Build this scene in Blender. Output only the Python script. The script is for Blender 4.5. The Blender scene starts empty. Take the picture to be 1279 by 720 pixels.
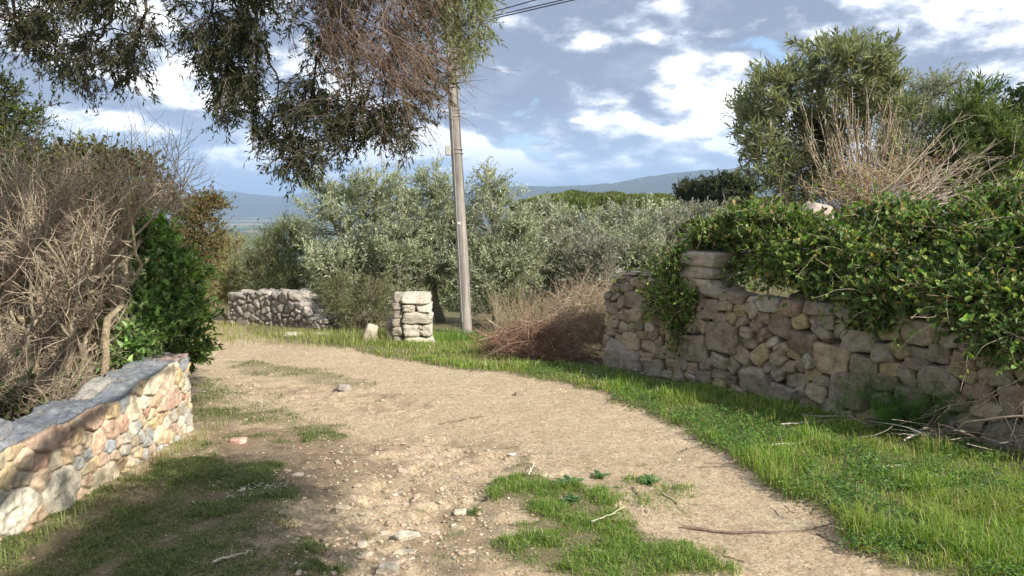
import bpy, math
import numpy as np
from mathutils import Vector

# ------------------------------------------------------------------ scene, camera, light
S = bpy.context.scene
COL = S.collection
F = 930.0 / 1279.0            # focal length in image widths
PITCH = math.atan(110 / 930.0)
CAMZ = 1.6
cam_d = bpy.data.cameras.new('camera')
cam_d.sensor_width = 36.0
cam_d.lens = 36.0 * F
cam_d.clip_start = 0.05
cam_d.clip_end = 60000
cam = bpy.data.objects.new('camera', cam_d)
COL.objects.link(cam)
cam.location = (0, 0, CAMZ)
cam.rotation_euler = (math.pi / 2 - PITCH, 0, 0)
S.camera = cam

SUN_AZ = math.radians(129)     # from +Y clockwise
SUN_EL = math.radians(36)
sd = Vector((math.sin(SUN_AZ) * math.cos(SUN_EL), math.cos(SUN_AZ) * math.cos(SUN_EL), math.sin(SUN_EL)))
sl = bpy.data.lights.new('sun', 'SUN')
sl.energy = 3.7
sl.angle = math.radians(0.5)
sl.color = (1.0, 0.94, 0.85)
so = bpy.data.objects.new('sun', sl)
COL.objects.link(so)
so.rotation_euler = sd.to_track_quat('Z', 'Y').to_euler()
so.location = (20, -12, 20)

vs = S.view_settings
vs.view_transform = 'Standard'
vs.look = 'None'
vs.gamma = 1
vs.use_curve_mapping = False
vs.exposure = 1.0
S.render.engine = 'CYCLES'
cy = S.cycles
cy.use_denoising = True
cy.max_bounces = 6
cy.diffuse_bounces = 4
cy.glossy_bounces = 2
cy.transmission_bounces = 3
cy.transparent_max_bounces = 4
cy.volume_bounces = 0
cy.caustics_reflective = False
cy.caustics_refractive = False


SKO = (58.8, 11.2, 6.6)
SKB = (2, 3, 4)


def world():
    w = bpy.data.worlds.new('World')
    S.world = w
    w.use_nodes = True
    nt = w.node_tree
    N, L = nt.nodes, nt.links
    N.clear()

    def nd(t, **k):
        n = N.new(t)
        for a, b in k.items():
            setattr(n, a, b)
        return n

    def mth(op, a, b=None, c=None, clamp=False):
        n = nd('ShaderNodeMath', operation=op, use_clamp=clamp)
        for i, v in enumerate((a, b, c)):
            if v is None:
                continue
            if isinstance(v, (int, float)):
                n.inputs[i].default_value = v
            else:
                L.new(v, n.inputs[i])
        return n.outputs[0]

    def mr(v, a, b, c=0.0, d=1.0, smooth=True):
        n = nd('ShaderNodeMapRange', interpolation_type='SMOOTHSTEP' if smooth else 'LINEAR')
        L.new(v, n.inputs[0])
        for i, x in enumerate((a, b, c, d)):
            n.inputs[i + 1].default_value = x
        return n.outputs[0]

    def mixc(f, a, b):
        n = nd('ShaderNodeMix', data_type='RGBA')
        for s, v in ((n.inputs[0], f), (n.inputs[6], a), (n.inputs[7], b)):
            if isinstance(v, (int, float)):
                s.default_value = v
            elif isinstance(v, tuple):
                s.default_value = (*v, 1)
            else:
                L.new(v, s)
        return n.outputs[2]

    def vm(op, a, b=None, s=None):
        n = nd('ShaderNodeVectorMath', operation=op)
        L.new(a, n.inputs[0])
        if b is not None:
            if isinstance(b, tuple):
                n.inputs[1].default_value = b
            else:
                L.new(b, n.inputs[1])
        if s is not None:
            if isinstance(s, (int, float)):
                n.inputs['Scale'].default_value = s
            else:
                L.new(s, n.inputs['Scale'])
        return n.outputs[0]

    sky = nd('ShaderNodeTexSky', sky_type='NISHITA')
    sky.sun_disc = False
    sky.sun_elevation = SUN_EL
    sky.sun_rotation = SUN_AZ
    sky.altitude = 100
    sky.air_density = 1.0
    sky.dust_density = 0.6
    sky.ozone_density = 1.3
    tc = nd('ShaderNodeTexCoord')
    d = vm('NORMALIZE', tc.outputs['Generated'])
    sep = nd('ShaderNodeSeparateXYZ')
    L.new(d, sep.inputs[0])
    z = sep.outputs[2]
    zz = mth('ADD', mth('MAXIMUM', z, 0.0), 0.36)
    inv = mth('DIVIDE', 1.0, zz)
    flat = nd('ShaderNodeCombineXYZ')
    L.new(mth('MULTIPLY', sep.outputs[0], inv), flat.inputs[0])
    L.new(mth('MULTIPLY', sep.outputs[1], inv), flat.inputs[1])
    L.new(mth('MULTIPLY', z, 1.0), flat.inputs[2])
    P0 = flat.outputs[0]

    def noise(vec, scale, detail, rough=0.55, off=(0, 0, 0), dist=0.0):
        a = vm('ADD', vec, off)
        n = nd('ShaderNodeTexNoise')
        n.noise_dimensions = '3D'
        n.inputs['Scale'].default_value = scale
        n.inputs['Detail'].default_value = detail
        n.inputs['Roughness'].default_value = rough
        n.inputs['Distortion'].default_value = dist
        L.new(a, n.inputs['Vector'])
        return n.outputs['Fac']

    def dens(vec):
        a = noise(vec, 0.82, 3, 0.5, SKO, 0.2)
        v = vm('ADD', vec, SKB)
        n = nd('ShaderNodeTexVoronoi', feature='F1')
        n.inputs['Scale'].default_value = 3.0
        n.inputs['Detail'].default_value = 1.0
        n.inputs['Roughness'].default_value = 0.5
        n.inputs['Lacunarity'].default_value = 2.4
        w = nd('ShaderNodeTexNoise')
        w.inputs['Scale'].default_value = 5.0
        w.inputs['Detail'].default_value = 1
        L.new(v, w.inputs['Vector'])
        L.new(vm('ADD', v, vm('SCALE', w.outputs['Color'], None, 0.22)), n.inputs['Vector'])
        b = noise(vec, 5.0, 7, 0.66, (4, 4, 4), 0.0)
        s = mth('MULTIPLY', a, 0.74)
        s = mth('ADD', s, mth('MULTIPLY', mth('SUBTRACT', 1.0, n.outputs['Distance']), 0.14))
        return mth('ADD', s, mth('MULTIPLY', b, 0.21))
    n0 = dens(P0)

    def shifted(f, dx, dy, dz):
        q = vm('MULTIPLY', P0, (f, f, 1.0))
        return dens(vm('ADD', q, (dx, dy, dz)))
    n1 = shifted(0.965, 0.022, -0.008, 0.0)
    n2 = shifted(0.87, 0.06, -0.03, 0.0)
    n0c = mth('SUBTRACT', n0, mr(z, 0.0, 0.12, 0.035, 0.0))
    cover = mr(n0c, 0.395, 0.43)
    g1 = mth('SUBTRACT', n0, n1)
    g2 = mth('SUBTRACT', n0, n2)
    lit = mth('ADD', mth('MULTIPLY', g1, 11.0), mth('MULTIPLY', g2, 5.0))
    lit = mth('ADD', lit, 0.36)
    lit = mth('SUBTRACT', lit, mr(n0, 0.52, 0.66, 0.0, 0.25), clamp=True)
    lit = mth('ADD', lit, mth('MULTIPLY', mth('SUBTRACT', noise(P0, 8.0, 5, 0.65, (1, 9, 2)), 0.5), 0.9), clamp=True)
    ccol = nd('ShaderNodeValToRGB')
    cr = ccol.color_ramp
    cr.elements[0].position = 0.0
    cr.elements[0].color = (0.15, 0.175, 0.235, 1)
    cr.elements[1].position = 1.0
    cr.elements[1].color = (0.95, 0.93, 0.90, 1)
    for q_, c_ in ((0.30, (0.25, 0.28, 0.34)), (0.55, (0.42, 0.445, 0.49)), (0.80, (0.68, 0.685, 0.70))):
        e = cr.elements.new(q_)
        e.color = (*c_, 1)
    L.new(lit, ccol.inputs[0])
    veil = mr(noise(P0, 0.35, 5, 0.6, (9, 1, 4)), 0.35, 0.70, 0.05, 0.55)
    skyc = vm('SCALE', vm('MULTIPLY', sky.outputs[0], (0.80, 0.96, 1.15)), None, 0.085)
    skyc = mixc(mr(z, 0.0, 0.12, 0.65, 0.0), skyc, (0.34, 0.48, 0.66))
    base = mixc(veil, skyc, (0.42, 0.50, 0.62))
    hz = mr(z, 0.0, 0.14, 0.50, 0.0)
    cl = mixc(hz, ccol.outputs[0], (0.42, 0.55, 0.70))
    out = mixc(cover, base, cl)
    out = mixc(mr(z, -0.02, 0.0), (0.10, 0.10, 0.08), out)
    bg = nd('ShaderNodeBackground')
    L.new(out, bg.inputs[0])
    bg.inputs[1].default_value = 1.1
    o = nd('ShaderNodeOutputWorld')
    L.new(bg.outputs[0], o.inputs[0])


world()

# ------------------------------------------------------------------ numpy helpers
def rng(s):
    return np.random.default_rng(s)


def smooth(x, a, b):
    t = np.clip((x - a) / (b - a), 0, 1)
    return t * t * (3 - 2 * t)


def _hash(ix, iy, iz, seed):
    h = (ix.astype(np.int64) * 374761393 + iy.astype(np.int64) * 668265263 + iz.astype(np.int64) * 2147483647 + seed * 1274126177) & 0xffffffff
    h = ((h ^ (h >> 13)) * 1274126177) & 0xffffffff
    h = ((h ^ (h >> 16)) * 2246822519) & 0xffffffff
    return ((h ^ (h >> 15)) & 0xffffff) / float(0xffffff)


def vnoise(x, y, z=0.0, seed=0):
    x, y, z = np.broadcast_arrays(np.asarray(x, float), np.asarray(y, float), np.asarray(z, float))
    ix, iy, iz = np.floor(x), np.floor(y), np.floor(z)
    fx, fy, fz = x - ix, y - iy, z - iz
    ux, uy, uz = fx * fx * (3 - 2 * fx), fy * fy * (3 - 2 * fy), fz * fz * (3 - 2 * fz)
    r = 0
    for a in (0, 1):
        for b in (0, 1):
            for c in (0, 1):
                w = (ux if a else 1 - ux) * (uy if b else 1 - uy) * (uz if c else 1 - uz)
                r = r + w * _hash(ix + a, iy + b, iz + c, seed)
    return r * 2 - 1


def fbm(x, y, z=0.0, o=4, seed=0, gain=0.5):
    r, a, f = 0, 1.0, 1.0
    for i in range(o):
        r = r + a * vnoise(x * f, y * f, z * f, seed + i * 17)
        a *= gain
        f *= 2.03
    return r


def nrm(v):
    return v / np.maximum(np.linalg.norm(v, axis=-1, keepdims=True), 1e-9)


class Geo:
    def __init__(self):
        self.V, self.C, self.Fc, self.n = [], [], [], 0

    def add(self, V, faces, col, mat=0, smooth=False):
        V = np.asarray(V, float).reshape(-1, 3)
        col = np.broadcast_to(np.asarray(col, float), V.shape)
        self.V.append(V)
        self.C.append(col)
        self.Fc.append((np.asarray(faces, np.int64) + self.n, mat, smooth))
        self.n += len(V)

    def build(self, name, mats, parent=None, loc=None):
        V = np.concatenate(self.V)
        C = np.concatenate(self.C)
        if loc is not None:
            V = V - np.asarray(loc)
        me = bpy.data.meshes.new(name)
        me.vertices.add(len(V))
        me.vertices.foreach_set('co', V.astype(np.float32).ravel())
        loops = np.concatenate([f.ravel() for f, _, _ in self.Fc])
        tot = np.concatenate([np.full(len(f), f.shape[1]) for f, _, _ in self.Fc])
        mi = np.concatenate([np.full(len(f), m) for f, m, _ in self.Fc])
        sm = np.concatenate([np.full(len(f), s) for f, _, s in self.Fc])
        me.loops.add(len(loops))
        me.loops.foreach_set('vertex_index', loops.astype(np.int32))
        me.polygons.add(len(tot))
        st = np.concatenate([[0], np.cumsum(tot)[:-1]])
        me.polygons.foreach_set('loop_start', st.astype(np.int32))
        me.polygons.foreach_set('material_index', mi.astype(np.int32))
        me.polygons.foreach_set('use_smooth', sm.astype(bool))
        at = me.attributes.new('col', 'FLOAT_VECTOR', 'POINT')
        at.data.foreach_set('vector', C.astype(np.float32).ravel())
        for m in (mats if isinstance(mats, (list, tuple)) else [mats]):
            me.materials.append(m)
        me.update(calc_edges=True)
        o = bpy.data.objects.new(name, me)
        COL.objects.link(o)
        if loc is not None:
            o.location = loc
        if parent is not None:
            o.parent = parent
            o.location = (0, 0, 0)
        return o


def tag(o, label=None, cat=None, group=None, kind=None):
    for k, v in (('label', label), ('category', cat), ('group', group), ('kind', kind)):
        if v:
            o[k] = v
    return o


def empty(name, loc, label, cat, group=None):
    o = bpy.data.objects.new(name, None)
    o.location = loc
    o.empty_display_size = 0.2
    COL.objects.link(o)
    return tag(o, label, cat, group)


def tubes(geo, P, R, sides=4, col=(0.3, 0.25, 0.2), mat=0, sm=True):
    """P (N,K,3) polylines, R (N,K) radii"""
    N, K, _ = P.shape
    if N == 0:
        return
    T = np.empty_like(P)
    T[:, 1:-1] = P[:, 2:] - P[:, :-2]
    T[:, 0] = P[:, 1] - P[:, 0]
    T[:, -1] = P[:, -1] - P[:, -2]
    T = nrm(T)
    m = nrm(P[:, -1] - P[:, 0])
    ref = np.where(np.abs(m[:, 2:3]) < 0.8, np.array([[0, 0, 1.0]]), np.array([[1.0, 0.1, 0]]))
    A = nrm(np.cross(T, ref[:, None, :]))
    B = np.cross(T, A)
    ang = np.arange(sides) * 2 * math.pi / sides
    ring = A[:, :, None, :] * np.cos(ang)[None, None, :, None] + B[:, :, None, :] * np.sin(ang)[None, None, :, None]
    V = P[:, :, None, :] + ring * R[:, :, None, None]
    idx = np.arange(N * K * sides).reshape(N, K, sides)
    a = idx[:, :-1, :]
    b = idx[:, 1:, :]
    f = np.stack([a, np.roll(a, -1, 2), np.roll(b, -1, 2), b], -1).reshape(-1, 4)
    col = np.asarray(col, float)
    if col.ndim == 2:
        col = np.repeat(col, K * sides, 0)
    geo.add(V.reshape(-1, 3), f, col, mat, sm)


def grow(r, st, dr, ln, K=6, wob=0.25, up=0.0):
    """random-walk polylines"""
    N = len(st)
    P = np.empty((N, K, 3))
    P[:, 0] = st
    d = nrm(dr)
    step = (np.asarray(ln) / (K - 1))[:, None] if np.ndim(ln) else ln / (K - 1)
    upv = np.array([0, 0, 1.0])
    for k in range(1, K):
        d = nrm(d + r.normal(0, wob, (N, 3)) + upv * up)
        P[:, k] = P[:, k - 1] + d * step
    return P


def sprout(r, P, n, t0=0.2, t1=1.0, spread=0.8):
    """pick n points on polylines P, return starts, dirs, parent index, t"""
    N, K, _ = P.shape
    i = r.integers(0, N, n)
    t = t0 + (t1 - t0) * r.random(n)
    x = t * (K - 1) * 0.999
    k = np.floor(x).astype(int)
    k = np.clip(k, 0, K - 2)
    fr = (x - k)[:, None]
    st = P[i, k] * (1 - fr) + P[i, k + 1] * fr
    d = nrm(P[i, k + 1] - P[i, k])
    d = nrm(d + r.normal(0, spread, (n, 3)))
    return st, d, i, t


def taper(r0, r1, K):
    r0, r1 = np.asarray(r0, float), np.asarray(r1, float)
    t = np.linspace(0, 1, K)[None, :]
    return r0.reshape(-1, 1) * (1 - t) + r1.reshape(-1, 1) * t


def bez(a, b, bow, K=8, r=None, wob=0.0):
    a, b, bow = [np.atleast_2d(np.asarray(x, float)) for x in (a, b, bow)]
    t = np.linspace(0, 1, K)[None, :, None]
    m = (a + b) / 2 + bow
    P = (1 - t) ** 2 * a[:, None] + 2 * t * (1 - t) * m[:, None] + t * t * b[:, None]
    if r is not None and wob:
        n = r.normal(0, wob, P.shape)
        n[:, 0] = 0
        n[:, -1] = 0
        P = P + n
    return P


def leaves(geo, r, P, D, Ln, Wd, col, mat=0, shape=4, flat=0.4, fold=0.25, curl=0.0):
    N = len(P)
    if N == 0:
        return
    D = nrm(D)
    up = nrm(r.normal(0, 1, (N, 3)) * (1 - flat) + np.array([0, 0, 1.0]) * flat * 2)
    A = nrm(np.cross(D, up))
    U = np.cross(A, D)
    Ln = np.broadcast_to(Ln, N)[:, None]
    Wd = np.broadcast_to(Wd, N)[:, None]
    lift = U * Wd * fold
    if shape == 4:
        V = np.stack([P, P + D * Ln * 0.5 + A * Wd * 0.5 + lift, P + D * Ln - U * Ln * curl, P + D * Ln * 0.5 - A * Wd * 0.5 + lift], 1)
        b = np.arange(N)[:, None] * 4
        f = np.concatenate([b + np.array([[0, 1, 2]]), b + np.array([[0, 2, 3]])])
        k = 4
    else:
        w1, w2 = (0.46, 0.36)
        V = np.stack([P,
                      P + D * Ln * 0.3 + A * Wd * w1 + lift, P + D * Ln * 0.68 + A * Wd * w2 + lift - U * Ln * curl * 0.5,
                      P + D * Ln - U * Ln * curl,
                      P + D * Ln * 0.68 - A * Wd * w2 + lift - U * Ln * curl * 0.5, P + D * Ln * 0.3 - A * Wd * w1 + lift], 1)
        b = np.arange(N)[:, None] * 6
        f = np.concatenate([b + np.array([[0, 1, 2, 3]]), b + np.array([[0, 3, 4, 5]])])
        k = 6
    geo.add(V.reshape(-1, 3), f, np.repeat(col, k, 0), mat, False)


def pick(r, n, cols, jit=0.25, wts=None):
    cols = np.asarray(cols, float)
    i = r.choice(len(cols), n, p=wts)
    return cols[i] * (1 + r.uniform(-jit, jit, (n, 1))) * (1 + r.uniform(-0.07, 0.07, (n, 3)))


# pixel (in the 1279x720 photograph) -> world
_cp, _sp = math.cos(PITCH), math.sin(PITCH)


def ray(px, py):
    r_, u_ = (px - 639.5) / 930.0, (360 - py) / 930.0
    return np.array([r_, _cp + _sp * u_, -_sp + _cp * u_])


def at(px, py, Y):
    d = ray(px, py)
    return np.array([0, 0, CAMZ]) + d * (Y / d[1])


# ------------------------------------------------------------------ terrain
WA = np.array([1.16, 9.35])
WD = np.array([0.565, -0.825])
WN = np.array([0.825, 0.565])


def base_z(x, y):
    z = np.interp(y, [-60, -10, 14, 30, 80, 200, 900, 40000], [0.6, 0.6, -0.84, -2.5, -8.5, -22, -105, -105])
    rx, ry = x - WA[0], y - WA[1]
    a = rx * WD[0] + ry * WD[1]
    w = rx * WN[0] + ry * WN[1]
    m = smooth(w, 0.12, 0.5) * smooth(a + 0.15 * w, 0.1, 1.3) * smooth(y, 60, 30)
    z = z + m * (0.82 + 0.14 * np.clip(w, 0, 12))
    e = 2.95 + np.maximum(0, y - 6.0) * 0.375
    m2 = smooth(-x - e, 0, 0.45) * smooth(y, 60, 30)
    z = z + m2 * (0.36 + 0.05 * np.clip(-x - e, 0, 10))
    return z


def ground(px, py):
    d = ray(px, py)
    t = 1.0
    for _ in range(4000):
        p = np.array([0, 0, CAMZ]) + d * t
        if p[2] < np.interp(p[1], [-60, -10, 14, 30, 80, 200, 900, 40000], [0.6, 0.6, -0.84, -2.5, -8.5, -22, -105, -105]):
            return p
        t += 0.01 + t * 0.0008
    return p


def gpoly(pts):
    return np.array([ground(*p)[:2] for p in pts])


def sdist(x, y, poly):
    """signed distance, positive inside"""
    x, y = np.asarray(x, float), np.asarray(y, float)
    n = len(poly)
    d = np.full(x.shape, 1e9)
    ins = np.zeros(x.shape, bool)
    for i in range(n):
        ax, ay = poly[i]
        bx, by = poly[(i + 1) % n]
        ex, ey = bx - ax, by - ay
        t = np.clip(((x - ax) * ex + (y - ay) * ey) / (ex * ex + ey * ey + 1e-12), 0, 1)
        d = np.minimum(d, np.hypot(x - ax - t * ex, y - ay - t * ey))
        c = ((ay > y) != (by > y)) & (x < (bx - ax) * (y - ay) / (by - ay + 1e-12) + ax)
        ins ^= c
    return np.where(ins, d, -d)


DIRT = gpoly([(-400, 900), (0, 695), (232, 545), (232, 440), (258, 408), (266, 396), (290, 393), (312, 402), (296, 416), (350, 428), (400, 436),
              (440, 440), (500, 452), (560, 462), (640, 472), (700, 484), (745, 497), (800, 521), (860, 548), (905, 582), (960, 618),
              (1010, 658), (1060, 698), (1130, 728), (1400, 900)])
MIDG = gpoly([(628, 578), (650, 562), (690, 570), (704, 600), (750, 622), (795, 648), (840, 682), (872, 722), (900, 800), (650, 800), (660, 722),
              (655, 665), (640, 620)])
MID2 = gpoly([(735, 600), (800, 592), (880, 612), (862, 642), (800, 640), (760, 625)])
LEFTG = gpoly([(-300, 850), (-50, 715), (60, 660), (225, 556), (300, 575), (345, 605), (330, 660), (370, 722), (420, 850)])
LEFT2 = gpoly([(233, 474), (290, 480), (345, 498), (400, 540), (300, 545), (234, 533)])
STRIP = gpoly([(286, 452), (340, 454), (400, 464), (470, 478), (440, 488), (350, 474), (300, 464)])
STRIP2 = gpoly([(300, 420), (390, 424), (420, 436), (330, 434)])
RUBBLE = gpoly([(370, 560), (560, 540), (650, 560), (640, 640), (650, 800), (360, 800)])
WASH = gpoly([(255, 470), (420, 485), (560, 500), (520, 520), (400, 510)])
LITTER = gpoly([(232, 530), (400, 535), (470, 590), (420, 640), (330, 620), (250, 575)])


def masks(x, y):
    n = fbm(x * 2.2, y * 2.2, 0, 4, 3)
    n2 = fbm(x * 9, y * 9, 0, 3, 9)
    w = 0.16 * n + 0.08 * n2
    dd = sdist(x, y, DIRT)
    dirt = smooth(dd + 0.11 + 0.5 * w, -0.07, 0.08)
    lush = (1 - dirt)
    mg = smooth(sdist(x, y, MIDG) - 0.06 + w * 1.5, -0.14, 0.16)
    mg = np.maximum(mg, 0.38 * smooth(sdist(x, y, MID2) + w * 1.2, -0.05, 0.12))
    lg = smooth(sdist(x, y, LEFTG) + w * 1.2, -0.2, 0.2) * (0.85 + 0.4 * n)
    lg = np.maximum(lg, smooth(sdist(x, y, LEFT2) + w * 1.3, -0.12, 0.15) * (0.62 + 0.35 * n))
    st = smooth(sdist(x, y, STRIP) + w * 0.9, -0.1, 0.12) * (0.7 + 0.3 * n)
    st = np.maximum(st, smooth(sdist(x, y, STRIP2) + w * 1.6, -0.1, 0.2) * 0.7)
    lit = smooth(sdist(x, y, LITTER) + w, -0.15, 0.2)
    lit = np.maximum(lit, smooth(sdist(x, y, LEFTG) + w, -0.3, 0.1) * 0.75)
    rub = smooth(sdist(x, y, RUBBLE), -0.2, 0.25)
    wash = smooth(sdist(x, y, WASH), -0.3, 0.3)
    return dict(dirt=dirt, lush=lush, mg=np.clip(mg, 0, 1), lg=np.clip(lg, 0, 1), st=np.clip(st, 0, 1), lit=lit, rub=rub, wash=wash)


def surf_z(x, y, M=None):
    x, y = np.asarray(x, float), np.asarray(y, float)
    if M is None:
        M = masks(x, y)
    near = smooth(np.hypot(x, y), 40, 15)
    z = base_z(x, y)
    b = 0.025 * fbm(x * 0.8, y * 0.8, 0, 3, 21) + 0.006 * fbm(x * 5, y * 5, 0, 3, 22)
    fine = 0.0035 * fbm(x * 22, y * 22, 0, 3, 23)
    ridg = 1 - np.abs(fbm(x * 4.5, y * 6.5, 0, 4, 25))
    rough = (M['rub'] + M['wash'] * 0.9) * (0.040 * (ridg - 0.6) + 0.008 * fbm(x * 16, y * 16, 0, 3, 27))
    z = z + near * (b + fine + rough + 0.035 * M['lush'] + 0.03 * M['mg'] + 0.012 * M['lg'] + 0.015 * M['st'])
    far = smooth(np.hypot(x, y), 20, 120)
    z = z + far * 1.0 * fbm(x * 0.03, y * 0.03, 0, 4, 31) * smooth(np.hypot(x, y), 1500, 600)
    return z


def axis(lo, hi, fine, out_lo, out_hi, g=1.13):
    a = list(np.arange(lo, hi, fine))
    s, v = fine, lo
    left = []
    while v > out_lo:
        s *= g
        v -= s
        left.append(v)
    s, v = fine, a[-1]
    right = []
    while v < out_hi:
        s *= g
        v += s
        right.append(v)
    return np.array(left[::-1] + a + right)


# ------------------------------------------------------------------ materials
def mat(name):
    m = bpy.data.materials.new(name)
    m.use_nodes = True
    nt = m.node_tree
    nt.nodes.clear()
    return m, nt


class NB:
    def __init__(self, name):
        self.m, self.nt = mat(name)
        self.N, self.L = self.nt.nodes, self.nt.links
        self.out = self.N.new('ShaderNodeOutputMaterial')

    def nd(self, t, **k):
        n = self.N.new(t)
        for a, b in k.items():
            setattr(n, a, b)
        return n

    def put(self, s, v):
        if isinstance(v, (int, float)):
            s.default_value = v
        elif isinstance(v, tuple):
            s.default_value = (*v, 1) if s.type == 'RGBA' else v
        else:
            self.L.new(v, s)

    def attr(self, name='col'):
        n = self.nd('ShaderNodeAttribute', attribute_name=name)
        return n.outputs['Vector']

    def pos(self):
        return self.nd('ShaderNodeNewGeometry').outputs['Position']

    def noise(self, scale, detail=4, rough=0.6, vec=None, out='Fac', dist=0.0):
        n = self.nd('ShaderNodeTexNoise')
        n.inputs['Scale'].default_value = scale
        n.inputs['Detail'].default_value = detail
        n.inputs['Roughness'].default_value = rough
        n.inputs['Distortion'].default_value = dist
        self.L.new(vec if vec is not None else self.pos(), n.inputs['Vector'])
        return n.outputs[out]

    def mr(self, v, a, b, c=0.0, d=1.0):
        n = self.nd('ShaderNodeMapRange')
        self.L.new(v, n.inputs[0])
        for i, x in enumerate((a, b, c, d)):
            n.inputs[i + 1].default_value = x
        return n.outputs[0]

    def mix(self, f, a, b, bt='MIX'):
        n = self.nd('ShaderNodeMix', data_type='RGBA', blend_type=bt)
        self.put(n.inputs[0], f)
        self.put(n.inputs[6], a)
        self.put(n.inputs[7], b)
        return n.outputs[2]

    def mth(self, op, a, b=0.0, clamp=False):
        n = self.nd('ShaderNodeMath', operation=op, use_clamp=clamp)
        self.put(n.inputs[0], a)
        self.put(n.inputs[1], b)
        return n.outputs[0]

    def scale(self, v, f):
        n = self.nd('ShaderNodeVectorMath', operation='SCALE')
        self.L.new(v, n.inputs[0])
        self.put(n.inputs['Scale'], f)
        return n.outputs[0]

    def bump(self, h, strength, dist):
        n = self.nd('ShaderNodeBump')
        n.inputs['Strength'].default_value = strength
        n.inputs['Distance'].default_value = dist
        self.L.new(h, n.inputs['Height'])
        return n.outputs[0]

    def pbr(self, col, rough=0.9, normal=None, spec=0.3):
        p = self.nd('ShaderNodeBsdfPrincipled')
        self.put(p.inputs['Base Color'], col)
        self.put(p.inputs['Roughness'], rough)
        p.inputs['Specular IOR Level'].default_value = spec
        if normal is not None:
            self.L.new(normal, p.inputs['Normal'])
        return p.outputs[0]

    def end(self, sh):
        self.L.new(sh, self.out.inputs[0])
        return self.m


def leaf_mat(name, rough=0.5, trans=0.3, spec=0.35, back=None, backf=0.6):
    b = NB(name)
    c = b.attr()
    v = b.noise(35, 2)
    c = b.scale(c, b.mr(v, 0.3, 0.7, 0.8, 1.2))
    if back:
        g = b.nd('ShaderNodeNewGeometry')
        c = b.mix(b.mth('MULTIPLY', g.outputs['Backfacing'], backf), c, back)
    p = b.pbr(c, rough, None, spec)
    t = b.nd('ShaderNodeBsdfTranslucent')
    tc = b.mix(1.0, c, (1.25, 1.3, 0.55), 'MULTIPLY')
    b.L.new(tc, t.inputs[0])
    m = b.nd('ShaderNodeMixShader')
    m.inputs[0].default_value = trans
    b.L.new(p, m.inputs[1])
    b.L.new(t.outputs[0], m.inputs[2])
    return b.end(m.outputs[0])


def bark_mat(name, sc=30):
    b = NB(name)
    v = b.noise(sc, 5, 0.65)
    big = b.noise(sc * 0.12, 3)
    c = b.scale(b.attr(), b.mr(v, 0.3, 0.7, 0.55, 1.45))
    c = b.scale(c, b.mr(big, 0.3, 0.7, 0.75, 1.25))
    return b.end(b.pbr(c, 0.9, b.bump(v, 0.6, 0.01), 0.2))


M_LEAF = leaf_mat('leaf', 0.5, 0.35)
M_OLIVE = leaf_mat('olive_leaf', 0.45, 0.22, 0.45, (0.33, 0.36, 0.27), 0.55)
M_GLOSS = leaf_mat('glossy_leaf', 0.46, 0.38, 0.35)
M_DRY = leaf_mat('dry_leaf', 0.8, 0.25, 0.2)
M_GRASS = leaf_mat('grass_blade', 0.55, 0.35, 0.3)
M_BARK = bark_mat('bark')
M_TWIG = bark_mat('twig_bark', 60)


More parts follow.
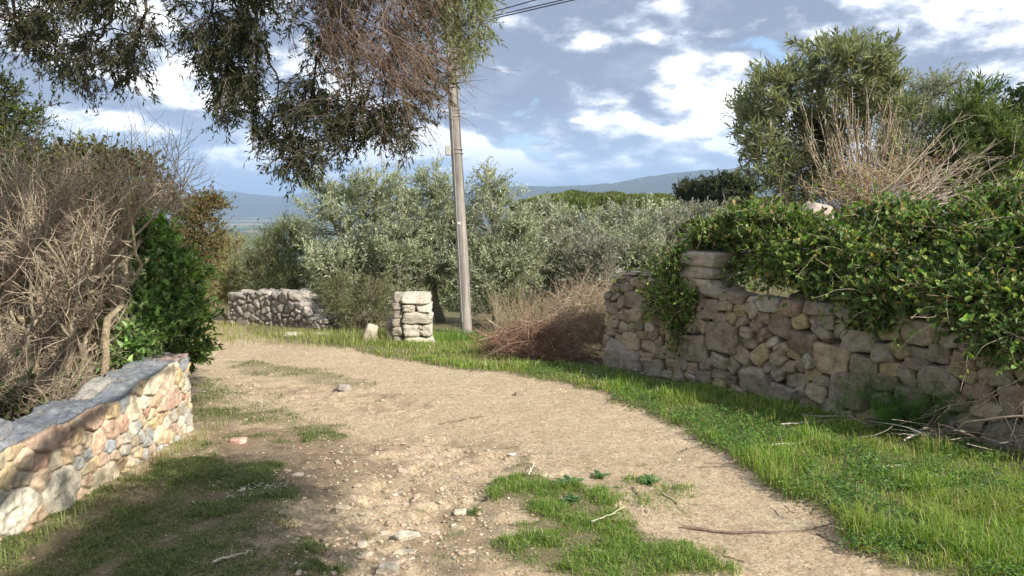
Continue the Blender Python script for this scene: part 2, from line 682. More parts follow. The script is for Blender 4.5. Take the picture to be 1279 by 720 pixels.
def ground_mat():
    b = NB('ground_soil')
    col = b.attr()              # x: grass  y: litter  z: far
    sep = b.nd('ShaderNodeSeparateXYZ')
    b.L.new(col, sep.inputs[0])
    g, l, f = sep.outputs
    n1 = b.noise(1.1, 5, 0.6)
    n2 = b.noise(9, 6, 0.65)
    n3 = b.noise(70, 5, 0.7)
    n4 = b.noise(260, 3, 0.7)
    vor = b.nd('ShaderNodeTexVoronoi')
    vor.inputs['Scale'].default_value = 75
    b.L.new(b.pos(), vor.inputs['Vector'])
    cs = b.nd('ShaderNodeSeparateXYZ')
    b.L.new(vor.outputs['Color'], cs.inputs[0])
    dirt = b.mix(b.mr(n1, 0.35, 0.65), (0.56, 0.45, 0.295), (0.50, 0.385, 0.24))
    dirt = b.mix(b.mr(n2, 0.40, 0.68), dirt, (0.41, 0.30, 0.19))
    dirt = b.mix(b.mr(n3, 0.53, 0.72, 0, 0.85), dirt, (0.26, 0.165, 0.10))
    dirt = b.mix(b.mr(cs.outputs[0], 0.76, 0.84, 0, 0.65), dirt, (0.62, 0.53, 0.40))
    dirt = b.mix(b.mr(cs.outputs[1], 0.80, 0.86, 0, 0.6), dirt, (0.24, 0.175, 0.12))
    n5 = b.noise(26, 6, 0.75, None, 'Fac', 0.8)
    dirt = b.scale(dirt, b.mr(n5, 0.36, 0.64, 0.82, 1.24))
    lit = b.mix(b.mr(n2, 0.35, 0.65), (0.20, 0.145, 0.095), (0.30, 0.225, 0.15))
    lit = b.mix(b.mr(n3, 0.52, 0.7), lit, (0.11, 0.085, 0.055))
    c = b.mix(b.mth('MULTIPLY', l, b.mr(n2, 0.25, 0.75, 0.55, 1.15), True), dirt, lit)
    gr = b.mix(b.mr(n2, 0.35, 0.65), (0.10, 0.11, 0.04), (0.19, 0.155, 0.085))
    gr = b.mix(b.mr(n3, 0.5, 0.7), gr, (0.07, 0.07, 0.03))
    gm = b.mth('ADD', g, b.mr(n3, 0.3, 0.7, -0.2, 0.2))
    c = b.mix(b.mr(gm, 0.15, 0.8, 0, 0.85), c, gr)
    # distant country: fields, scrub, hamlets
    fv = b.nd('ShaderNodeTexVoronoi')
    fv.inputs['Scale'].default_value = 0.0045
    b.L.new(b.pos(), fv.inputs['Vector'])
    fs = b.nd('ShaderNodeSeparateXYZ')
    b.L.new(fv.outputs['Color'], fs.inputs[0])
    big = b.noise(0.0016, 4, 0.6)
    fc = b.mix(b.mr(fs.outputs[0], 0.3, 0.7), (0.075, 0.10, 0.05), (0.16, 0.19, 0.075))
    fc = b.mix(b.mr(fs.outputs[1], 0.75, 0.8), fc, (0.30, 0.26, 0.16))
    fc = b.mix(b.mr(big, 0.45, 0.6), fc, (0.05, 0.075, 0.04))
    mid = b.noise(0.25, 5, 0.6)
    near = b.mix(b.mr(mid, 0.4, 0.6), (0.13, 0.12, 0.05), (0.07, 0.085, 0.035))
    fc2 = b.mix(b.mr(f, 0.5, 1.0), near, fc)
    c = b.mix(b.mr(f, 0.0, 0.5), c, fc2)
    h = b.mth('ADD', b.mth('MULTIPLY', n3, 0.7), b.mth('MULTIPLY', n4, 0.35))
    return b.end(b.pbr(c, 0.95, b.bump(b.mth('ADD', h, n5), 0.75, 0.015), 0.15))


def make_ground():
    xs = axis(-3.3, 4.6, 0.03, -25000, 25000, 1.12)
    ys = axis(2.6, 10.5, 0.03, -400, 30000, 1.09)
    X, Y = np.meshgrid(xs, ys)
    x, y = X.ravel(), Y.ravel()
    M = masks(x, y)
    z = surf_z(x, y, M)
    nx, ny = len(xs), len(ys)
    i = np.arange(nx * ny).reshape(ny, nx)
    f = np.stack([i[:-1, :-1], i[:-1, 1:], i[1:, 1:], i[1:, :-1]], -1).reshape(-1, 4)
    r = np.hypot(x, y)
    grass = np.clip(M['lush'] + M['mg'] ** 1.6 * 0.8 + M['lg'] * 0.7 + M['st'] * 0.6, 0, 1)
    lit = np.clip(M['lit'] + M['lush'] * 0.3 + (M['rub'] * 0.75 + M['wash'] * 0.6) * smooth(fbm(x * 3.1, y * 4.3, 0, 4, 93), -0.15, 0.5), 0, 1)
    far = 0.5 * smooth(r, 14, 30) + 0.5 * smooth(r, 150, 500)
    g = Geo()
    g.add(np.stack([x, y, z], 1), f, np.stack([grass, lit, far], 1), 0, True)
    o = g.build('ground', ground_mat())
    tag(o, 'sandy dirt track with grass verges falling away to a distant plain', None, None, 'structure')


def hill_mat(name, a, bcol, speck):
    b = NB(name)
    n = b.noise(0.004, 6, 0.65)
    n2 = b.noise(0.0012, 4, 0.6)
    c = b.mix(b.mr(n, 0.4, 0.6), a, bcol)  # both tones kept dark to stand in for cloud shade over the hills
    c = b.mix(b.mr(n2, 0.45, 0.6, 0, 0.6), c, (0.03, 0.045, 0.035))
    v = b.nd('ShaderNodeTexVoronoi')
    v.inputs['Scale'].default_value = 0.02
    b.L.new(b.pos(), v.inputs['Vector'])
    sp = b.mth('LESS_THAN', v.outputs['Distance'], 0.24)
    sz = b.nd('ShaderNodeSeparateXYZ')
    b.L.new(b.pos(), sz.inputs[0])
    low = b.mr(b.noise(0.0022, 3, 0.6), 0.50, 0.60)
    sp = b.mth('MULTIPLY', sp, b.mth('MULTIPLY', low, speck))
    c = b.mix(sp, c, (0.75, 0.72, 0.66))
    return b.end(b.pbr(c, 0.95))


def make_hills(name, pix, R, depth, label, seed, matl):
    """ridge whose skyline passes through the given photograph points at range R"""
    px = np.array([p[0] for p in pix], float)
    py = np.array([p[1] for p in pix], float)
    az, el = [], []
    for a, b_ in pix:
        d = ray(a, b_)
        az.append(math.atan2(d[0], d[1]))
        el.append(d[2] / math.hypot(d[0], d[1]))
    az, el = np.array(az), np.array(el)
    A = np.linspace(az[0], az[-1], 700)
    E = np.interp(A, az, el)
    E = E + 0.0006 * fbm(A * 60, A * 0, 0, 4, seed)
    T = np.linspace(-1, 1.2, 60)
    AA, TT = np.meshgrid(A, T)
    top = CAMZ + np.interp(AA, A, E) * R
    prof = np.clip(1 - np.abs(TT) ** 1.35, -0.1, 1)
    rr = R + TT * depth
    z = -112 + (top + 112) * prof
    x, y = rr * np.sin(AA), rr * np.cos(AA)
    amp = 35 * np.clip(1 - prof, 0, 1) * np.clip(prof * 3, 0, 1)
    z = z + amp * fbm(x * 0.0016, y * 0.0016, 0, 5, seed + 3)
    i = np.arange(AA.size).reshape(AA.shape)
    f = np.stack([i[:-1, :-1], i[:-1, 1:], i[1:, 1:], i[1:, :-1]], -1).reshape(-1, 4)
    g = Geo()
    g.add(np.stack([x.ravel(), y.ravel(), z.ravel()], 1), f, (0.1, 0.1, 0.1), 0, True)
    o = g.build(name, matl)
    tag(o, label, None, None, 'structure')


# ------------------------------------------------------------------ stones
def stone_mat(name, bumpd=0.006, lichen=0.4, scale=1.0, spec=0.25):
    b = NB(name)
    n = b.noise(14 * scale, 6, 0.68)
    n2 = b.noise(75 * scale, 5, 0.7)
    n3 = b.noise(3.5 * scale, 4, 0.6)
    c = b.scale(b.attr(), b.mr(n, 0.32, 0.68, 0.62, 1.32))
    c = b.scale(c, b.mr(n2, 0.3, 0.7, 0.72, 1.28))
    c = b.mix(b.mr(n3, 0.50, 0.60, 0, lichen), c, (0.36, 0.35, 0.28))
    n4 = b.noise(22 * scale, 4, 0.7)
    c = b.mix(b.mr(n4, 0.60, 0.70, 0, lichen * 0.8), c, (0.12, 0.11, 0.085))
    h = b.mth('ADD', n, b.mth('MULTIPLY', n2, 0.45))
    return b.end(b.pbr(c, 0.88, b.bump(h, 0.8, bumpd), spec))


def voro_disp(P, seeds, W, k=6):
    """power-diagram cell index and distance to the nearest joint"""
    n = len(P)
    idx = np.empty(n, int)
    edge = np.empty(n)
    for a in range(0, n, 8000):
        p = P[a:a + 8000]
        d2 = ((p[:, None, :] - seeds[None]) ** 2).sum(-1) - W[None]
        o = np.argpartition(d2, k, axis=1)[:, :k]
        dd = np.take_along_axis(d2, o, 1)
        s = np.argsort(dd, 1)
        o = np.take_along_axis(o, s, 1)
        dd = np.take_along_axis(dd, s, 1)
        i0 = o[:, 0]
        e = np.full(len(p), 9.0)
        for j in range(1, k):
            L = np.linalg.norm(seeds[o[:, j]] - seeds[i0], axis=1) + 1e-6
            e = np.minimum(e, (dd[:, j] - dd[:, 0]) / (2 * L))
        idx[a:a + 8000] = i0
        edge[a:a + 8000] = e
    return idx, edge


def wall_mesh(spine, topf, T, res, seed, cell, joint_w, joint_d, bulge, tilt, palette, joint_col, top_pal=None, aniso=1.5, drop=0.25, wvar=0.5, domew=0.15, facet=0.0):
    """a stone wall: outline runs along the front, round the end and back; top closes onto the spine.
    spine: list of xy points; topf(a)->height z of top at arc a"""
    r = rng(seed)
    sp = np.array(spine, float)
    seg = np.linalg.norm(np.diff(sp, axis=0), axis=1)
    cum = np.concatenate([[0], np.cumsum(seg)])
    L = cum[-1]
    # outline samples
    na = int(L / res)
    A = np.linspace(0, L, na)
    cx = np.interp(A, cum, sp[:, 0])
    cyy = np.interp(A, cum, sp[:, 1])
    tx = np.gradient(cx, A)
    ty = np.gradient(cyy, A)
    tn = np.hypot(tx, ty)
    tx, ty = tx / tn, ty / tn
    nxx, nyy = ty, -tx                      # right-hand side of travel = front
    h = T / 2
    out, nor, spi, arc = [], [], [], []
    for i in range(na):                     # front, travelling from start to end
        out.append((cx[i] + nxx[i] * h, cyy[i] + nyy[i] * h)); nor.append((nxx[i], nyy[i])); spi.append((cx[i], cyy[i])); arc.append(A[i])
    nr = max(8, int(math.pi * h / res))
    for j in range(1, nr):                  # round the far end (squared circle)
        th = math.pi * j / nr
        c, s = math.cos(th), math.sin(th)
        q = 1.0 / (abs(c) ** 6 + abs(s) ** 6) ** (1 / 6.0)
        dx = nxx[-1] * c + tx[-1] * s
        dy = nyy[-1] * c + ty[-1] * s
        out.append((cx[-1] + dx * h * q, cyy[-1] + dy * h * q)); nor.append((dx, dy)); spi.append((cx[-1], cyy[-1])); arc.append(L)
    for i in range(na - 1, -1, -3):         # back
        out.append((cx[i] - nxx[i] * h, cyy[i] - nyy[i] * h)); nor.append((-nxx[i], -nyy[i])); spi.append((cx[i], cyy[i])); arc.append(A[i])
    out, nor, spi, arc = map(np.array, (out, nor, spi, arc))
    zt = topf(arc)
    zb = surf_z(out[:, 0], out[:, 1]) - drop
    zb = np.minimum(zb, base_z(spi[:, 0] + 0 * zt, spi[:, 1]) - drop)
    H = zt - zb
    nv = int(np.max(H) / res)
    nt = max(4, int(h / res))
    n = len(out)
    rows_p, rows_n = [], []
    rc = 0.035
    for v in range(nv + 1):
        t = v / nv
        z = zb + H * t
        k = smooth(z, zt - rc, zt)
        rows_p.append(np.column_stack([out[:, 0] - nor[:, 0] * 0.012 * k, out[:, 1] - nor[:, 1] * 0.012 * k, z]))
        rows_n.append(nrm(np.column_stack([nor[:, 0], nor[:, 1], k * 0.9])))
    for v in range(1, nt + 1):
        t = v / nt
        x = out[:, 0] * (1 - t) + spi[:, 0] * t
        y = out[:, 1] * (1 - t) + spi[:, 1] * t
        rows_p.append(np.column_stack([x, y, zt + 0 * t]))
        k = 1 - smooth(t * h, 0, rc)
        rows_n.append(nrm(np.column_stack([nor[:, 0] * k, nor[:, 1] * k, np.ones(n)])))
    P = np.array(rows_p)
    Nn = np.array(rows_n)
    m = P.shape[0]
    P2, N2 = P.reshape(-1, 3), Nn.reshape(-1, 3)
    # seeds: dart throwing over surface samples with mixed sizes
    warp = np.stack([fbm(P2[:, 0] * 4.5, P2[:, 1] * 4.5, P2[:, 2] * 4.5, 2, seed + k) for k in range(3)], 1) * cell * 0.12
    Q = P2 + warp
    Q = Q * np.array([1, 1, aniso])
    istop = np.zeros((m, n))
    istop[nv:] = 1.0
    istop = istop.ravel()
    if top_pal is not None:
        Q = np.column_stack([Q, istop * cell * 1.6])
    lowf = fbm(P2[:, 0] * 2.3, P2[:, 1] * 2.3, P2[:, 2] * 3.5, 2, seed + 40)
    cand = r.permutation(len(Q))[:12000]
    sel, rad = [], []
    for c in cand:
        q = Q[c]
        rr = cell * r.choice([0.38, 0.7, 1.05, 1.5], p=[0.25, 0.27, 0.28, 0.2]) if wvar > 0 else cell
        if top_pal is not None and istop[c] > 0:
            rr = cell * r.choice([1.1, 1.5, 2.0])
        elif lowf[c] > 0.50:
            rr *= 0.5
        if sel:
            dd = np.linalg.norm(np.array(sel) - q, axis=1)
            if (dd < (np.array(rad) + rr) * 0.5).any():
                continue
        sel.append(q)
        rad.append(rr)
    seeds = np.array(sel)
    rad = np.array(rad)
    W = (rad * 0.5) ** 2 * wvar
    idx, edge = voro_disp(Q, seeds, W)
    ns = len(seeds)
    off = r.uniform(-1, 1, ns)
    tl = r.normal(0, tilt, (ns, Q.shape[1]))
    rel = Q - seeds[idx]
    jv = 1.0 + 0.75 * fbm(P2[:, 0] * 5, P2[:, 1] * 5, P2[:, 2] * 5, 2, seed + 50)
    joint_w = joint_w * np.clip(jv, 0.35, 2.0)
    e = smooth(edge, joint_w * 0.25, joint_w * 1.4)
    dome = smooth(edge, 0, cell * domew)
    disp = -joint_d * (1 - e) + bulge * (dome * 0.6 + off[idx] * 0.5) * e + (rel * tl[idx]).sum(1) * e
    disp += 0.004 * fbm(P2[:, 0] * 30, P2[:, 1] * 30, P2[:, 2] * 30, 4, seed + 9) * (0.4 + e)
    disp += 0.010 * fbm(P2[:, 0] * 9, P2[:, 1] * 9, P2[:, 2] * 9, 3, seed + 11)
    so = r.uniform(0, 50, ns)[idx]
    chip = np.abs(vnoise(P2[:, 0] * 7 + so, P2[:, 1] * 7 + so, P2[:, 2] * 9)) + 0.5 * np.abs(vnoise(P2[:, 0] * 17 + so, P2[:, 1] * 17, P2[:, 2] * 19))
    disp -= facet * smooth(chip, 0.15, 0.55) * e
    if top_pal is not None:
        disp += istop * (0.012 + 0.016 * off[idx]) * e
    P3 = P2 + N2 * disp[:, None]
    pal = np.asarray(palette, float)
    cc = pal[r.integers(0, len(pal), ns)] * r.uniform(0.8, 1.2, (ns, 1))
    if top_pal is not None:
        topc = np.asarray(top_pal, float)
        cen_top = seeds[:, 3] > 0.5 * cell * 1.6
        cc[cen_top] = topc[r.integers(0, len(topc), cen_top.sum())] * r.uniform(0.8, 1.2, (cen_top.sum(), 1))
    js = smooth(edge, joint_w * 0.25, joint_w * 0.75)[:, None]
    col = cc[idx] * js + np.asarray(joint_col)[None] * (1 - js)
    i = np.arange(m * n).reshape(m, n)
    f = np.stack([i[:-1, :-1], i[:-1, 1:], i[1:, 1:], i[1:, :-1]], -1).reshape(-1, 4)
    g = Geo()
    g.add(P3, f, col, 0, True)
    return g


def rock(geo, r, c, size, rot=0.0, col=(0.4, 0.35, 0.3), n=9, box=0.7, rough=0.12, sm=True, seed=None, tiltv=(0, 0)):
    """rough rounded block centred at c; size = full extents"""
    seed = int(r.integers(0, 9999)) if seed is None else seed
    t = np.linspace(-1, 1, n)
    A, B = np.meshgrid(t, t)
    A, B = A.ravel(), B.ravel()
    one = np.ones_like(A)
    fs = [(A, B, one), (B, A, -one), (one, A, B), (-one, B, A), (B, one, A), (A, -one, B)]
    i = np.arange(n * n).reshape(n, n)
    q = np.stack([i[:-1, :-1], i[:-1, 1:], i[1:, 1:], i[1:, :-1]], -1).reshape(-1, 4)
    V, Fq = [], []
    for k, (x, y, z) in enumerate(fs):
        V.append(np.stack([x, y, z], 1))
        Fq.append(q + k * n * n)
    V = np.concatenate(V)
    sph = nrm(V)
    rr = rng(seed + 5)
    # broken-stone shape: the space inside a jittered box with its corners and edges knocked off
    ax6 = np.array([(1, 0, 0), (-1, 0, 0), (0, 1, 0), (0, -1, 0), (0, 0, 1), (0, 0, -1)], float)
    co = np.array([(i_, j_, k_) for i_ in (-1, 1) for j_ in (-1, 1) for k_ in (-1, 1)], float)
    ed = np.array([(1, 1, 0), (1, -1, 0), (-1, 1, 0), (-1, -1, 0), (1, 0, 1), (-1, 0, 1), (1, 0, -1), (-1, 0, -1), (0, 1, 1), (0, 1, -1), (0, -1, 1), (0, -1, -1)], float)
    pn = np.concatenate([nrm(ax6 + rr.normal(0, 0.10, ax6.shape)), nrm(co + rr.normal(0, 0.25, co.shape)), nrm(ed + rr.normal(0, 0.2, ed.shape))])
    ph = np.concatenate([rr.uniform(0.93, 1.03, 6), 1.0 + (0.15 + 0.62 * box) * rr.uniform(0.55, 1.05, 8), 1.0 + (0.05 + 0.40 * box) * rr.uniform(0.6, 1.1, 12)])
    dt = np.maximum(sph @ pn.T, 1e-3)
    q_ = (dt / ph[None]) ** 22
    V = sph / (q_.sum(1) ** (1 / 22.0))[:, None]
    V = V * (1 + rough * 0.45 * fbm(sph[:, 0] * 2.2 + seed, sph[:, 1] * 2.2, sph[:, 2] * 2.2, 5, seed, 0.6)[:, None])
    V = V * np.asarray(size) * 0.5
    # tilt + rotate
    ax, ay = tiltv
    for (a, (p_, q_)) in ((ax, (1, 2)), (ay, (2, 0)), (rot, (0, 1))):
        ca, sa = math.cos(a), math.sin(a)
        u, v = V[:, p_].copy(), V[:, q_].copy()
        V[:, p_] = u * ca - v * sa
        V[:, q_] = u * sa + v * ca
    geo.add(V + np.asarray(c), np.concatenate(Fq), col, 0, sm)


M_DRYSTONE = stone_mat('dry_stone', 0.010, 0.45)
M_FACING = stone_mat('facing_stone', 0.006, 0.2)
M_PALE = stone_mat('pale_granite', 0.010, 0.25)
M_PEB = stone_mat('pebble', 0.003, 0.1, 3.0)

ICO_V = None


def ico():
    p = (1 + 5 ** 0.5) / 2
    v = np.array([(-1, p, 0), (1, p, 0), (-1, -p, 0), (1, -p, 0), (0, -1, p), (0, 1, p), (0, -1, -p), (0, 1, -p), (p, 0, -1), (p, 0, 1), (-p, 0, -1), (-p, 0, 1)], float)
    f = np.array([(0, 11, 5), (0, 5, 1), (0, 1, 7), (0, 7, 10), (0, 10, 11), (1, 5, 9), (5, 11, 4), (11, 10, 2), (10, 7, 6), (7, 1, 8), (3, 9, 4), (3, 4, 2), (3, 2, 6), (3, 6, 8), (3, 8, 9), (4, 9, 5), (2, 4, 11), (6, 2, 10), (8, 6, 7), (9, 8, 1)])
    return nrm(v), f


def pebbles(geo, r, x, y, z, s, col, flat=0.55):
    V, Fq = ico()
    n = len(x)
    sc = np.stack([s * r.uniform(0.7, 1.4, n), s * r.uniform(0.7, 1.2, n), s * flat * r.uniform(0.6, 1.2, n)], 1)
    P = V[None] * (1 + r.uniform(-0.22, 0.22, (n, 12, 1))) * sc[:, None, :]
    a = r.uniform(0, 6.28, n)
    ca, sa = np.cos(a)[:, None], np.sin(a)[:, None]
    X = P[:, :, 0] * ca - P[:, :, 1] * sa
    Y = P[:, :, 0] * sa + P[:, :, 1] * ca
    P = np.stack([X, Y, P[:, :, 2]], -1) + np.stack([x, y, z], 1)[:, None]
    f = (np.arange(n)[:, None, None] * 12 + Fq[None]).reshape(-1, 3)
    geo.add(P.reshape(-1, 3), f, np.repeat(col, 12, 0), 0, False)


# ------------------------------------------------------------------ plants
def in_lobes(r, n, lobes, shell=(0.55, 1.0)):
    w = np.array([l[2] if len(l) > 2 else 1.0 for l in lobes], float)
    i = r.choice(len(lobes), n, p=w / w.sum())
    c = np.array([l[0] for l in lobes], float)[i]
    rd = np.array([np.broadcast_to(l[1], 3) for l in lobes], float)[i]
    d = nrm(r.normal(0, 1, (n, 3)))
    rr = (shell[0] + (shell[1] - shell[0]) * r.random((n, 1)) ** 0.7)
    k = 1 + 0.28 * fbm(d[:, 0] * 2 + i * 3.1, d[:, 1] * 2, d[:, 2] * 2, 3, 5)[:, None]
    return c + d * rr * rd * k, d, i


def plant(name, base, lobes, label, cat, seed, nb=100, nt=10, nl=14, ll=0.06, lw=0.014, cols=((0.1, 0.12, 0.06),), twl=0.35,
          leafm=None, bark=(0.20, 0.17, 0.13), trunk_r=0.07, group=None, shape=4, upb=0.25, droop=0.0, clump=0.35, nstem=1, stemspread=0.1,
          spread=0.7, fold=0.25, curl=0.0, tworad=0.0025, flat=0.35, extra=None, leafspread=0.9, shell=(0.45, 1.0), dead=0.0, jit=0.25, brad=0.012):
    r = rng(seed)
    base = np.asarray(base, float)
    root = empty(name, base, label, cat, group)
    gt, gc = Geo(), Geo()
    cen = np.array([l[0] for l in lobes], float)
    # stems and limbs
    limbs = []
    for s in range(nstem):
        off = np.array([r.normal(0, stemspread), r.normal(0, stemspread), -0.15])
        if nstem == 1:
            off = np.array([0, 0, -0.15])
            fork = base + (cen.mean(0) - base) * 0.42 + r.normal(0, 0.08, 3)
            tr = bez(base + off, fork, r.normal(0, 0.06, 3), 8, r, 0.01)
            tubes(gt, tr, taper([trunk_r * 1.25], [trunk_r * 0.8], 8), 9, bark)
            for c in cen:
                li = bez(fork, c, r.normal(0, 0.10, 3) + np.array([0, 0, 0.1]), 9, r, 0.02)
                tubes(gt, li, taper([trunk_r * 0.62], [brad], 9), 6, bark)
                limbs.append(li[0])
        else:
            c = cen[s % len(cen)] + r.normal(0, 0.1, 3)
            li = bez(base + off, c, r.normal(0, 0.12, 3) + np.array([0, 0, 0.15]), 10, r, 0.015)
            tubes(gt, li, taper([trunk_r * r.uniform(0.6, 1)], [brad], 10), 6, bark)
            limbs.append(li[0])
    limbs = np.array([np.array([np.interp(np.linspace(0, 1, 9), np.linspace(0, 1, len(l)), l[:, k]) for k in range(3)]).T for l in limbs])
    # branches to the shell
    tip, d, li_i = in_lobes(r, nb, lobes, shell)
    # nearest limb index -> start
    flatp = limbs[:, 3:].reshape(-1, 3)
    dist = np.linalg.norm(tip[:, None] - flatp[None], axis=2) + np.maximum(0, (flatp[None, :, 2] - tip[:, None, 2])) * 0.6
    st = flatp[np.argmin(dist, 1)]
    br = bez(st, tip, r.normal(0, 0.06, (nb, 3)) + np.array([0, 0, 0.08 - droop * 0.3]), 7, r, 0.015)
    tubes(gt, br, taper(np.full(nb, brad * 0.8), np.full(nb, tworad * 1.4), 7), 4, bark)
    # twigs
    n = nb * nt
    s0, sd_, pi_, _ = sprout(r, br, n, 0.35, 1.0, spread)
    sd_ = nrm(sd_ + d[pi_] * 0.5 + np.array([0, 0, upb - droop]))
    tl = twl * r.uniform(0.5, 1.25, n)
    K = 5
    tw = grow(r, s0, sd_, tl, K, 0.16, (upb - droop) * 0.25)
    tubes(gt, tw, taper(np.full(n, tworad), np.full(n, tworad * 0.4), K), 3, np.asarray(bark) * 1.1)
    # leaves
    alive = r.random(n) >= dead
    ia = np.nonzero(alive)[0]
    m = len(ia) * nl
    bc = 1 + clump * r.uniform(-1, 1, nb)
    ls, ld, lpi, lt = sprout(r, tw[ia], m, 0.15, 1.0, leafspread)
    colr = pick(r, m, cols, jit) * bc[pi_[ia][lpi]][:, None]
    leaves(gc, r, ls, ld + np.array([0, 0, 0.12 - droop * 0.3]), *(lambda q: (ll * q, lw * q * r.uniform(0.85, 1.15, m)))(r.uniform(0.4, 1.3, m)), colr, 0, shape, flat, fold, curl)
    if extra:
        extra(r, gt, gc, br, tw)
    for g, nm, mt in ((gt, 'trunk', M_BARK), (gc, 'crown', leafm or M_LEAF)):
        g.V = [v - base for v in g.V]
        o = g.build(nm, mt, root)
    return root


def px_lobes(spec):
    """(px, py, Y, rx_px, rz_px, ry_m[, weight]) -> lobes"""
    L = []
    for s in spec:
        px, py, Y, rx, rz, ry = s[:6]
        c = at(px, py, Y)
        L.append((c, (rx * Y / 930.0, ry, rz * Y / 930.0), s[6] if len(s) > 6 else rx * rz))
    return L


def on_ground(x, y):
    return np.array([x, y, float(surf_z(np.array([x]), np.array([y]))[0])])

# ================================================================== build: large structure
make_ground()
make_hills('hills', [(-500, 262), (-200, 258), (60, 256), (200, 246), (245, 240), (275, 238), (310, 242), (345, 246), (400, 240), (470, 246), (560, 252), (640, 262), (700, 275)],
           6500, 1500, 'long blue mountain ridge beyond the plain on the left', 51, hill_mat('far_ridge', (0.045, 0.06, 0.05), (0.06, 0.075, 0.055), 0.0))
make_hills('hills', [(520, 262), (600, 240), (636, 233), (680, 233), (730, 232), (765, 229), (800, 222), (860, 214), (920, 210), (1000, 205), (1100, 200), (1250, 206), (1500, 216), (1900, 250)],
           4200, 1100, 'broad blue hill dotted with pale houses beyond the trees on the right', 71, hill_mat('near_ridge', (0.05, 0.065, 0.045), (0.085, 0.09, 0.06), 0.5))


def haze():
    b = NB('haze_air')
    v = b.nd('ShaderNodeVolumePrincipled')
    v.inputs['Color'].default_value = (0.50, 0.70, 1.0, 1)
    v.inputs['Density'].default_value = 0.00016
    v.inputs['Anisotropy'].default_value = 0.0
    b.L.new(v.outputs[0], b.out.inputs['Volume'])
    x0, x1, y0, y1, z0, z1 = -26000, 26000, -500, 31000, -130, 420
    V = np.array([(x, y, z) for x in (x0, x1) for y in (y0, y1) for z in (z0, z1)], float)
    f = np.array([(0, 1, 3, 2), (4, 6, 7, 5), (0, 4, 5, 1), (2, 3, 7, 6), (0, 2, 6, 4), (1, 5, 7, 3)])
    g = Geo()
    g.add(V, f, (1, 1, 1), 0, False)
    o = g.build('haze', b.m)
    tag(o, 'thin blue air haze over the valley', None, None, 'stuff')


haze()


# left facing-stone wall
def left_wall():
    sp = [(-2.87, 1.0), (-2.90, 2.2), (-2.87, 3.0), (-2.90, 3.8), (-2.87, 4.5), (-2.88, 5.2), (-2.90, 5.8), (-2.93, 6.15)]
    sp = [(float(np.interp(t_, [q[1] for q in sp], [q[0] for q in sp])) + 0.008 * math.sin(t_ * 9), float(t_)) for t_ in np.linspace(1.0, 6.15, 40)]

    def top(a):
        return 0.275 + 0.02 * np.sin(a * 1.3) + 0.022 * fbm(a * 3.5, a * 0, 0, 3, 4)
    # travel so that the front is on +x: right-hand side of +y travel is +x
    g = wall_mesh(sp, top, 0.34, 0.0100, 5, 0.215, 0.0085, 0.020, 0.016, 0.06,
                  [(0.60, 0.50, 0.32), (0.62, 0.46, 0.31), (0.56, 0.51, 0.41), (0.64, 0.54, 0.38), (0.52, 0.36, 0.26), (0.36, 0.37, 0.375), (0.60, 0.54, 0.42), (0.64, 0.48, 0.27), (0.44, 0.43, 0.39), (0.58, 0.40, 0.28), (0.56, 0.46, 0.31), (0.55, 0.34, 0.24), (0.60, 0.44, 0.26)],
                  (0.34, 0.28, 0.20), [(0.17, 0.185, 0.205), (0.22, 0.23, 0.24), (0.12, 0.135, 0.15), (0.27, 0.255, 0.23), (0.34, 0.26, 0.22), (0.18, 0.195, 0.21), (0.15, 0.16, 0.18), (0.24, 0.235, 0.225)], 1.3, wvar=0.95, domew=0.05, facet=0.010)
    o = g.build('stone_wall', M_FACING)
    tag(o, 'low sunlit wall of ochre, pink and grey stones capped with slate, beside the left bushes', 'wall')


left_wall()


